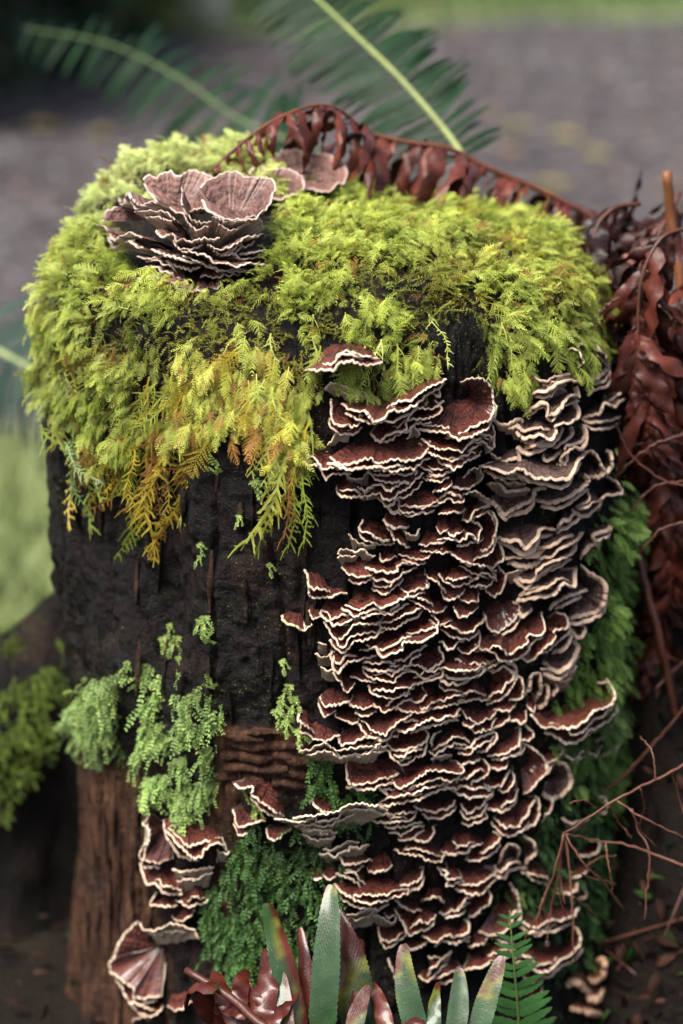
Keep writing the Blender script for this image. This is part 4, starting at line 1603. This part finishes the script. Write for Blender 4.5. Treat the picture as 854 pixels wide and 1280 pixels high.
# dead frond arching over the back of the stump top, in three stretches of one thing
fern('dead_fern_frond', [A(745, 275, .10), A(680, 240, .09), A(610, 210, .085), A(560, 185, .08), A(510, 178, .075), A(460, 165, .07), A(425, 138, .05), A(390, 132, .035), A(340, 152, .02), A(300, 180, .01), A(262, 215, .0)],
     27, lambda t: .042 * (0.7 + .7 * math.sin(math.pi * min(1, .15 + t * .9))), DEADP, (0.095, 0.024, 0.015), .0018, STEMB,
     'curled red-brown dead fern frond arching over the back of the mossy top', 'fern', 'dead fern fronds', angle=66, droop=.45, jitter=.32, wide=.95)
DF = [('shrivelled dead fern frond hanging closest to the right edge of the moss', [A(722, 258, .09), A(748, 285, .06), A(764, 380, .03), A(770, 470, .02), A(778, 540, .02)], 16, .055),
      ('brown dead fern frond bowing over from the cut stem toward the stump', [A(872, 260, .06), A(815, 285, .04), A(778, 345, .02), A(770, 450, .01), A(776, 520, .01)], 18, .062),
      ('dead fern frond drooping straight below the cut stem', [A(850, 240, .05), A(815, 320, .02), A(806, 430, 0), A(812, 560, -.01), A(822, 680, -.01)], 24, .062),
      ('dead fern frond running down the right picture edge', [A(885, 320, .02), A(845, 400, -.01), A(838, 520, -.02), A(846, 660, -.03)], 24, .062),
      ('dark dead fern frond low at the right, behind the twigs', [A(880, 540, .02), A(838, 600, 0), A(815, 700, -.01), A(820, 850, -.02)], 22, .055),
      ('tangled dead fern frond at mid height on the right edge', [A(890, 470, .0), A(850, 530, -.02), A(832, 640, -.03), A(838, 760, -.03)], 20, .055),
      ('dead fern frond trailing into the dark lower right corner', [A(890, 760, .02), A(850, 820, 0), A(830, 950, -.02), A(845, 1100, -.03)], 22, .05),
      ('short crumpled dead frond just behind the moss on the right', [A(800, 300, .12), A(760, 280, .12), A(735, 300, .12), A(730, 380, .11)], 14, .052)]
DF += [('large glossy dead frond spilling over beside the moss edge', [A(800, 255, .03), A(765, 262, .02), A(742, 300, .01), A(748, 400, -.01), A(760, 470, -.02)], 16, .046),
       ('dark dead frond lying low beside the rust brackets', [A(880, 1010, .0), A(830, 1060, -.03), A(800, 1130, -.06), A(790, 1200, -.08)], 14, .04),
       ('dark dead frond in the bottom right corner', [A(890, 1120, -.02), A(850, 1150, -.05), A(830, 1220, -.08), A(835, 1290, -.10)], 14, .042),
       ('long glossy dead frond hanging in front of the upper right clump', [A(860, 285, -.02), A(825, 300, -.03), A(800, 360, -.04), A(800, 470, -.05), A(812, 560, -.05)], 20, .050)]
for lab_, pth, n_, L_ in DF:
    fern('dead_fern_frond', pth, int(n_ * 1.5), lambda t, L_=L_: L_ * .68 * (0.6 + .6 * math.sin(math.pi * min(1, .1 + t * .85))), DEADW, random.choice((BROWN, BROWN2, (0.085, .023, .015))), .0012, (.07, .024, .013), lab_, 'fern', 'dead fern fronds',
         up=(-.3, -1, .3), angle=55, droop=1.1, jitter=.6, wide=1.15)


def stick(name, pts, r0, r1, colr, label, cat, k=8, group=None):
    p = resample(np.array(pts, float), 24)
    p = p + .00035 * rng.normal(0, 1, p.shape)
    V, F = tube(p, np.linspace(r0, r1, 24), k, .12)
    o = obj(name, mesh(name, V - p[0], F, M_stem))
    o.location = p[0]
    o.color = (*colr, 1)
    return tag(o, label, cat, group)


stick('fern_stalk', [A(833, 214, .02), A(842, 290, .02), A(852, 380, .01), A(864, 520, 0)], .0032, .0032, (.17, .065, .025), 'snapped rusty brown fern stalk standing upright at the right edge', 'stalk')
stick('fern_stalk', [A(780, 318, -.01), A(815, 365, -.02), A(845, 395, -.03), A(880, 420, -.03)], .0022, .0018, (.14, .05, .03), 'thin brown stalk crossing the dead fern diagonally', 'stalk')
stick('fern_stalk', [A(785, 640, -.03), A(805, 720, -.04), A(825, 800, -.05), A(846, 900, -.05)], .0026, .002, (.06, .019, .012), 'red-brown stalk slanting down beside the emerald moss', 'stalk')
stick('twig', [A(738, 408, -.05), A(760, 382, -.05), A(775, 372, -.05)], .0012, .0008, (.06, .03, .02), 'short dark twig sticking out under the right moss edge', 'twig')
for i, (pp, lab_) in enumerate((([(770, 560), (800, 555), (854, 545)], 'fine rusty twig nearly level beside the right column top'), ([(765, 600), (810, 560), (860, 540)], 'fine twig rising to the right picture edge'),
                                ([(790, 640), (815, 610), (860, 600)], 'thin twig across the dark gap above the slanting stalk'), ([(770, 530), (790, 570), (830, 600), (870, 610)], 'thin twig sloping down right from the column top'),
                                ([(800, 690), (830, 660), (870, 650)], 'thin twig by the upper end of the slanting stalk'), ([(740, 1000), (790, 960), (860, 880)], 'purplish twig slanting up right from the dry twig node'))):
    stick('twig', [A(x, y, -.05 - .005 * i) for x, y in pp], .0007 if i < 5 else .0015, .0005, (.10, .038, .026), lab_, 'twig', 6, 'fine twigs at the right')

# dry branching twigs hanging in front of the lower right brackets
tw = thing('dry_twig_spray', A(860, 1085, -.15), 'dry red-brown branching twig spray with drops hanging before the lower right brackets', 'twig')
TWC = (.13, .052, .032)
for k, (pp, r0) in enumerate(((
        [(865, 1085), (790, 1058), (745, 1050), (705, 1042)], .0012), ([(862, 952), (820, 975), (770, 1000), (705, 1042)], .0012), ([(705, 1042), (690, 1100), (668, 1150), (648, 1192)], .001), ([(705, 1042), (697, 1100), (688, 1140), (684, 1176)], .0009),
        ([(705, 1042), (713, 1090), (716, 1140), (717, 1197)], .001), ([(708, 1045), (730, 1080), (752, 1100), (780, 1138)], .0009), ([(715, 1090), (740, 1097), (772, 1105)], .0007), ([(735, 1082), (750, 1072), (770, 1070)], .0007),
        ([(757, 1052), (762, 1090), (766, 1118)], .0008), ([(716, 1120), (735, 1135), (748, 1147)], .0008), ([(790, 1010), (800, 1040), (812, 1070), (806, 1150)], .0008), ([(770, 1000), (800, 1020), (862, 1050)], .0009),
        ([(800, 985), (806, 1010), (800, 1035), (822, 1060)], .0007), ([(705, 1042), (700, 1090), (706, 1130)], .0007), ([(745, 1010), (730, 1000), (712, 1005)], .0008), ([(820, 975), (815, 940), (800, 920)], .0008), ([(840, 965), (850, 1000), (862, 1040)], .0008),
        ([(690, 1100), (676, 1130), (668, 1170)], .0007), ([(697, 1110), (706, 1140), (722, 1172)], .0006), ([(760, 1003), (775, 1030), (790, 1048)], .0007))):
    p = resample(np.array([A(x, y, -.155 + .012 * math.sin(k * 2 + j)) for j, (x, y) in enumerate(pp)]), 22)
    p += rng.normal(0, 1, p.shape) * .0003
    V, F = tube(p, np.linspace(r0, r0 * .6, 22) * .62 * (1 + .25 * (np.arange(22) % 2)), 6)
    o = child_mesh(tw, 'twig', V, F, M_stem); o.color = (*TWC, 1)
m, nt, b = mat_new('water'); b.inputs['Transmission Weight'].default_value = 1; b.inputs['Roughness'].default_value = .02; b.inputs['IOR'].default_value = 1.33
M_water = m
u_, v_ = np.meshgrid(np.linspace(0, math.pi, 9), np.linspace(0, 2 * math.pi, 12, endpoint=False), indexing='ij')
dropV = np.stack([np.sin(u_) * np.cos(v_), np.sin(u_) * np.sin(v_), np.cos(u_) * (1 + .25 * (np.cos(u_) > 0))], -1).reshape(-1, 3) * .0017
for x, y, lab_ in ((649, 1193, 'clear water drop at the tip of the leftmost hanging twig'), (684, 1177, 'clear water drop on the middle hanging twig tip'), (717, 1198, 'clear water drop at the longest straight twig tip')):
    o = obj('water_drop', mesh('water_drop', dropV, grid(9, 12, True), M_water)); o.location = A(x, y + 3, -.155); tag(o, lab_, 'water drop', 'drops on the dry twigs')

# green fern fronds behind the stump
fern('green_fern_frond', [A(590, 215, .16), A(560, 168, .18), A(500, 98, .21), A(440, 40, .25), A(385, -12, .29), A(320, -70, .33)], 42, lambda t: .044 * (.75 + .4 * math.sin(math.pi * t)), GREENP, DG, .0020, (0.24, 0.29, 0.09),
     'dark green fern frond with bright midrib rising behind the stump', 'fern', 'green fern fronds', up=(.3, -1, .35), angle=72, droop=.1, jitter=.08, wide=.55)
fern('green_fern_frond', [A(400, 190, .42), A(300, 150, .45), A(225, 98, .5), A(135, 55, .55), A(30, 35, .6)], 22, lambda t: .075 * (1.05 - .7 * t), GREENP, DG, .0018, (0.08, 0.12, 0.04),
     'blurred dark green fern frond reaching left behind the moss', 'fern', 'green fern fronds', up=(.1, -.8, .6), angle=68, droop=.35, jitter=.1, wide=.62)
fern('green_fern_frond', [A(-60, 405, .36), A(0, 440, .33), A(55, 468, .28), A(110, 490, .22)], 15, lambda t: .072 * (1.0 - .35 * t), GREENP, (0.026, 0.05, 0.036), .0028, (0.22, 0.28, 0.12),
     'blurred blue-green fern frond poking out left of the stump', 'fern', 'green fern fronds', up=(0, -.9, .5), angle=72, droop=.25, jitter=.1, wide=.6)

# foreground fern at the bottom: green and rusty leaflets on one dark stem
FG = thing('fern_frond', A(235, 1215, -.235), 'wet half-green half-rusty fern frond across the bottom of the picture', 'fern')
p = resample(np.array([A(232, 1212, -.245), A(290, 1248, -.26), A(350, 1292, -.28), A(520, 1330, -.285), A(700, 1350, -.285)]), 30)
V, F = tube(p, np.linspace(.002, .0035, 30), 8)
o = child_mesh(FG, 'stem', V, F, M_stem); o.color = (.07, .022, .014, 1)
GRN = np.array([.034, .078, .028]); GR2 = np.array([.075, .15, .045]); RED = np.array([.032, .006, .004]); RED2 = np.array([.10, .021, .013]); YEL = np.array([.17, .19, .025])


def foreleaf(base, tip, wpx, y, tipbend, roll, twist, scheme, seed, wave=.1, face=(-.15, -1, .85), teeth=True):
    b0 = A(*base, y - (.022 if base[1] > tip[1] else .0)); t0 = A(*tip, y)
    L = np.linalg.norm(t0 - b0)
    L *= 1.0 + .10 * min(tipbend, 1.5)
    w = wpx * .00043 / 2 / L * .80
    V, F = leaf(49, w, tipbend, roll, twist, teeth, seed, .22, .36, wave * .35, .06, ((seed * 37 % 11) / 5.0 - 1) * .22)
    tt = np.repeat(np.linspace(0, 1, 49), 5)
    xx = np.tile(np.array([-1, -.55, 0, .55, 1.0]), 49)
    nz = fbm(np.stack([tt * 5, xx, tt * 0 + seed], -1), 3, 7)
    if scheme == 'green': k = smooth(.9, 1.0, tt + .15 * nz)
    elif scheme == 'red': k = smooth(-.2, .0, tt - .05 + .3 * nz)
    elif scheme == 'tip': k = smooth(.55, .92, tt + .45 * nz)
    elif scheme == 'foot': k = smooth(.22, .5, tt + .4 * nz)
    elif scheme == 'half': k = smooth(-.1, .5, xx + .9 * nz)
    k = k[:, None]
    c = GRN * (.8 + .5 * nz[:, None]) * (1 - k) + (RED * (1 - np.clip(.5 + nz, 0, 1)[:, None]) + RED2 * np.clip(.5 + nz, 0, 1)[:, None]) * k
    ye = .7 * np.clip(1 - abs(k - .5) * 2.2, 0, 1) * (scheme != 'red')
    c = c * (1 - ye) + YEL * ye
    M = frames(np.array([face], float), (t0 - b0)[None])[0]
    child_mesh(FG, 'leaflet', (V * L) @ M.T + b0, F, M_fore, col=c, attrs={'vein': 150 * tt - 30 * np.abs(xx)})


foreleaf((402, 1300), (412, 1118), 46, -.235, .55, .1, .25, 'green', 1)
foreleaf((376, 1300), (344, 1128), 44, -.232, 1.3, .25, -.2, 'half', 2, face=(.35, -1, .2))
foreleaf((450, 1300), (428, 1140), 66, -.222, .5, .5, .35, 'foot', 3, .3)
foreleaf((395, 1300), (372, 1166), 34, -.225, .5, .6, .5, 'red', 4, .3)
foreleaf((526, 1300), (494, 1186), 40, -.232, .3, .15, .2, 'tip', 5)
foreleaf((566, 1310), (580, 1212), 34, -.232, .2, .12, -.1, 'green', 6)
foreleaf((592, 1310), (624, 1196), 36, -.23, .2, .12, .2, 'tip', 7)
foreleaf((520, 1300), (498, 1236), 52, -.238, 1.6, .8, .8, 'red', 8, .5)
foreleaf((325, 1285), (338, 1192), 44, -.238, .7, .5, .4, 'red', 9, .6)
foreleaf((300, 1262), (302, 1196), 30, -.236, 1.2, .5, -.6, 'red', 10, .6)
foreleaf((270, 1238), (215, 1206), 34, -.24, 1.9, .5, .3, 'red', 11, .3, face=(.2, -.5, 1))
foreleaf((250, 1225), (262, 1290), 36, -.245, .6, .3, .3, 'red', 12, .4)
foreleaf((285, 1250), (275, 1320), 44, -.248, .5, .3, -.3, 'red', 13, .4)
foreleaf((325, 1270), (310, 1330), 44, -.248, .5, .3, .4, 'red', 14, .4)
foreleaf((360, 1300), (352, 1216), 26, -.242, .3, .2, .2, 'half', 15)
foreleaf((440, 1310), (452, 1230), 30, -.24, .3, .2, -.2, 'foot', 16)
foreleaf((350, 1290), (288, 1216), 30, -.242, .8, .4, .6, 'red', 21, .7)
foreleaf((310, 1268), (262, 1244), 34, -.246, .9, .4, -.5, 'red', 25, .6, face=(.1, -.7, 1))
foreleaf((335, 1286), (372, 1232), 24, -.246, .6, .5, .7, 'red', 26, .6)
foreleaf((440, 1300), (452, 1176), 30, -.226, .9, .5, -.7, 'red', 31, .5)
foreleaf((365, 1300), (318, 1186), 34, -.236, 1.1, .5, .5, 'red', 32, .6)
foreleaf((485, 1310), (470, 1222), 30, -.236, .8, .4, .6, 'foot', 33, .4)
foreleaf((300, 1290), (262, 1202), 34, -.242, 1.2, .5, -.5, 'red', 34, .6)
foreleaf((545, 1310), (540, 1226), 24, -.238, .6, .3, .4, 'tip', 35, .3)
fern('fern_frond', [A(650, 1330, -.215), A(648, 1270, -.212), A(642, 1200, -.208), A(637, 1138, -.2)], 15, lambda t: .025 * (1.1 - .85 * t), [mesh('leaflet', *leaf(11, .13, .25, .15, .1, True, 80), M_green)], (0.04, 0.115, 0.03), .001, (0.08, 0.12, 0.03),
     'small dark green fern frond tip at the bottom right of the main column', 'fern', up=(0, -1, .3), angle=66, droop=.02, jitter=.06)

# ------------------------------------------------------------------ beside and behind the stump
# dark soil bank added on the right to block the light ground
n_u, n_v = 150, 100
bu = np.linspace(0, 1, n_u); bv_ = np.linspace(0, 1, n_v)
BX = 0.13 + 0.75 * bu[:, None] + 0 * bv_[None]
BY = -0.12 + 0.46 * bv_[None] + 0 * bu[:, None]
prof_b = np.sin(math.pi * np.clip(bv_[None], 0, 1)) ** .7
BZ = -0.02 + (0.30 * smooth(.0, .10, bu[:, None]) * prof_b) + 0.07 * fbm(np.stack([BX * 16, BY * 16, BX * 0], -1), 4, 61) * prof_b
tag(obj('added_bank', mesh('added_bank', np.stack([BX, BY, BZ], -1).reshape(-1, 3), grid(n_u, n_v), M_soil)), kind='structure')
bkV = np.stack([BX, BY, BZ], -1)

# dead leaves, needles and green sprouts on the bank
n = 4500
iu = rng.integers(0, n_u, n); iv = (rng.random(n) ** 1.5 * 88).astype(int)
pos = bkV[iu, iv] + rng.normal(0, .006, (n, 3)) + np.array([0, 0, .006])
LV, LF = leaf(5, .22, .9, .4, .3, False, 3)
LF3 = np.vstack([LF[:, [0, 1, 2]], LF[:, [0, 2, 3]]])
M = frames(nrm(rng.normal(0, .6, (n, 3)) + np.array([0, -.6, .8])), rng.normal(0, 1, (n, 3)))
g = rng.random(n)[:, None]
tint = np.where(g < .82, np.array([.05, .022, .015]) * rng.uniform(.1, 1.0, (n, 1)) ** 2 * 1.5, np.array([.04, .09, .02]) * rng.uniform(.3, 1.3, (n, 1)))
V, F, T = stamp([(LV, LF3)], pos, M, rng.uniform(.007, .017, n), tint)
M_litter = leafmat('litter', 'tint', 0.7, 0.1, 0.1, 90, 0.4)
tag(obj('leaf_litter', mesh('leaf_litter', V, F, M_litter, False, col=T)), 'dark brown dead leaves and green sprouts on the added bank right of the stump', 'leaf litter', kind='stuff')
parts_ = []
for k in range(240):
    c_ = bkV[rng.integers(0, 90), rng.integers(8, 60)] + np.array([0, 0, .01])
    d_ = nrm(rng.normal(0, 1, 3)) * rng.uniform(.02, .07)
    m_ = rng.normal(0, .006, 3)
    parts_.append(tube(resample(np.array([c_ - d_, c_ + m_, c_ + d_]), 8), np.linspace(.0011, .0006, 8), 5))
V, F = merge(parts_)
o = tag(obj('twig_litter', mesh('twig_litter', V, F, M_stem)), 'tangle of fine rusty twigs strewn over the added dark bank', 'twigs', kind='stuff')
o.color = (.10, .04, .028, 1)
for i, (x, y, yy) in enumerate(((770, 470, .12), (785, 520, .1), (778, 585, .08), (800, 545, .12), (790, 480, .14), (765, 505, .1))):
    c = A(x, y, yy)
    n = 16
    M = frames(nrm(rng.normal(0, .5, (n, 3)) + np.array([0, -1, .6])), rng.normal(0, 1, (n, 3)) + np.array([0, -.3, .3]))
    V, F, T = stamp([(LV, LF3)], c + rng.normal(0, .010, (n, 3)), M, rng.uniform(.012, .022, n), np.array([.16, .30, .06]) * rng.uniform(.5, 1.5, (n, 1)))
    r_ = thing('seedling', c - np.array([0, 0, .03]), ['bright green seedling leaves just right of the column top', 'green seedling below the dead fern tips', 'lowest green seedling above the slanting stalk', 'green seedling deep under the dead fern',
                                                     'highest green seedling behind the dead fern', 'small green seedling touching the right column'][i], 'seedling', 'green seedlings right of the stump')
    child_mesh(r_, 'leaves', V, F, M_moss, col=T, smooth_=False)
    V, F = tube(resample(np.array([c - np.array([0, 0, .06]), c]), 6), .0012, 5)
    o = child_mesh(r_, 'stem', V, F, M_stem); o.color = (.05, .08, .02, 1)

# soil close to the stump foot is littered too
n = 2600
a_ = rng.uniform(0, 6.28, n); rr = .17 + rng.random(n) ** 1.3 * .45
pos = np.stack([rr * np.sin(a_), -rr * np.cos(a_), np.full(n, .004)], -1)
keep = (pos[:, 1] < .25) & ((pos[:, 0] > -.12) | (rng.random(n) < .25))
pos = pos[keep]; n = len(pos)
M = frames(nrm(rng.normal(0, .4, (n, 3)) + np.array([0, 0, 1])), rng.normal(0, 1, (n, 3)) * np.array([1, 1, .3]))
tint = np.where(rng.random(n)[:, None] < .75, np.array([.022, .012, .009]) * rng.uniform(.4, 1.8, (n, 1)), np.array([.02, .04, .012]) * rng.uniform(.5, 1.6, (n, 1)))
V, F, T = stamp([(LV, LF3)], pos, M, rng.uniform(.007, .018, n), tint)
tag(obj('ground_litter', mesh('ground_litter', V, F, M_litter, False, col=T)), 'dark leaf litter scattered on the soil round the stump foot', 'leaf litter', kind='stuff')

# second, smaller rotten stump on the left
c = A(18, 1000, .10)
cx_, cy_ = c[0], c[1]
H = A(40, 775, .10)[2]
na2, nz2 = 72, 60
TH2, ZZ = np.meshgrid(np.linspace(0, 2 * math.pi, na2, endpoint=False), np.linspace(0, 1, nz2), indexing='ij')
edge = H * (0.80 + .25 * n1(np.cos(TH2) * 2 + 3, 5) + .34 * np.exp(-((TH2 - 1.25) / .16) ** 2))
Zs = -.02 + ZZ * (edge + .02)
Rr = (.058 + .010 * np.cos(3 * TH2 + 1)) * (1 + .25 * (1 - ZZ) ** 3) * (1 - .25 * smooth(.8, 1, ZZ)) + .006 * fbm(np.stack([TH2 * 3, ZZ * 0, Zs * 25], -1), 4, 33)
V = np.stack([cx_ + Rr * np.sin(TH2), cy_ - Rr * np.cos(TH2), Zs], -1)
F = grid(nz2, na2, True)
Vt = V.transpose(1, 0, 2).reshape(-1, 3)
cap_ = np.array([[cx_, cy_, H * .95]])
j = np.arange(na2)
F2 = np.stack([np.full(na2, nz2 * na2), (nz2 - 1) * na2 + j, (nz2 - 1) * na2 + (j + 1) % na2], -1)
st2 = thing('rotten_stump', (cx_, cy_, 0), 'small blurred black rotten stump with moss at the left edge', 'tree stump')
child_mesh(st2, 'trunk', np.vstack([Vt, cap_]), [F.astype(np.int32), F2.astype(np.int32)], M_bark)
sel = rng.integers(0, len(Vt), 9000)
P2 = Vt[sel]
k_ = rng.random((9000, 1)) ** .5 * (rng.random((9000, 1)) < .3)
P2 = P2 * (1 - k_) + np.array([cx_, cy_, H * .93]) * k_
x2, y2 = project(P2)
okm = (fbm(P2 * 22, 3, 41) > -.12 + .35 * smooth(880, 1020, y2) + .5 * smooth(45, 75, x2) * smooth(840, 900, y2)) & ((CAM - P2) @ np.array([0, -1, 0]) > 0)
P2 = P2[okm][:4000]; n = len(P2)
Nn = nrm(P2 - np.array([cx_, cy_, 0]) * 1.0 - np.array([0, 0, 1]) * P2[:, 2:3])
M = frames(nrm(Nn + .3 * rng.normal(0, 1, (n, 3)) + np.array([0, 0, .3])), Nn * .8 + rng.normal(0, .5, (n, 3)) + np.array([0, 0, -.4]))
V, F, T = stamp(SPR, P2 + Nn * .004, M, rng.uniform(.006, .013, n), np.array([.17, .25, .04]) * rng.uniform(.5, 1.4, (n, 1)))
r_ = thing('moss_mat', (cx_, cy_, H), 'blurred yellow-green moss on the small black stump at the left', 'moss')
o = child_mesh(r_, 'fine_moss', V, F, M_moss, col=T, smooth_=False); o['kind'] = 'stuff'

# shrubs and a pale sapling at the far side of the path
BLV, BLF = leaf(5, .28, .5, .1, .2, False, 5)
BLF3 = np.vstack([BLF[:, [0, 1, 2]], BLF[:, [0, 2, 3]]])
for i, (px_, py_, y_, rx, rz, nl, ct, lab_) in enumerate((
        (20, 120, 3.1, .24, .42, 900, (.022, .045, .018), 'dark leafy shrub in the top left corner'),
        (95, 70, 3.5, .22, .34, 700, (.03, .06, .02), 'dark green shrub next to the top left corner one'),
        (165, 50, 4.0, .18, .22, 450, (.06, .10, .03), 'mid green low shrub left of the pale sapling'),
        (320, 46, 4.2, .16, .14, 400, (.13, .19, .06), 'light green low shrub right of the pale sapling'),
        (-60, 150, 2.7, .22, .5, 700, (.018, .035, .016), 'darkest shrub, half out of the picture at top left'),
        (480, 8, 4.7, .20, .16, 300, (.05, .08, .03), 'low dark shrub beyond the path above the fern frond'))):
    c0 = onground(px_, py_); c0 = A(px_, py_, y_); c0[2] = 0
    d = rng.normal(0, 1, (nl, 3)); d = nrm(d) * rng.random((nl, 1)) ** .4
    P_ = c0 + np.array([0, 0, rz]) + d * np.array([rx, rx, rz]) * (1 + .3 * fbm(d * 2 + i, 2, 9)[:, None])
    P_[:, 2] = np.maximum(P_[:, 2], .04)
    M = frames(nrm(rng.normal(0, .5, (nl, 3)) + np.array([0, -.3, 1])), d + rng.normal(0, .5, (nl, 3)))
    V, F, T = stamp([(BLV, BLF3)], P_, M, rng.uniform(.04, .085, nl), np.array(ct) * rng.uniform(.5, 1.6, (nl, 1)))
    r_ = thing('shrub', c0, lab_, 'shrub', 'shrubs beyond the path')
    child_mesh(r_, 'foliage', V, F, M_moss, col=T, smooth_=False)
    parts_ = [tube(resample(np.array([c0, c0 + np.array([random.uniform(-1, 1) * rx * .5, random.uniform(-1, 1) * rx * .5, rz * 1.3])]), 8), np.linspace(.010, .004, 8), 6) for _ in range(5)]
    V, F = merge(parts_)
    o = child_mesh(r_, 'branches', V, F, M_stem); o.color = (.04, .03, .02, 1)
b0 = A(258, 58, 3.72); b0[2] = 0
sp = thing('sapling', b0, 'pale slender tree trunk at the top left beyond the path', 'tree')
p = resample(np.array([b0, b0 + np.array([.01, 0, .5]), b0 + np.array([-.03, .03, 1.2]), b0 + np.array([.02, 0, 2.2])]), 30)
V, F = tube(p, np.linspace(.055, .03, 30), 12, .06)
o = child_mesh(sp, 'trunk', V, F, M_stem); o.color = (.30, .31, .24, 1)
nl = 700
d = nrm(rng.normal(0, 1, (nl, 3))) * rng.random((nl, 1)) ** .4
P_ = b0 + np.array([0, 0, 2.3]) + d * np.array([.6, .6, .6])
M = frames(nrm(rng.normal(0, .5, (nl, 3)) + np.array([0, -.3, 1])), d + rng.normal(0, .5, (nl, 3)))
V, F, T = stamp([(BLV, BLF3)], P_, M, rng.uniform(.05, .09, nl), np.array([.06, .10, .03]) * rng.uniform(.5, 1.5, (nl, 1)))
child_mesh(sp, 'crown', V, F, M_moss, col=T, smooth_=False)
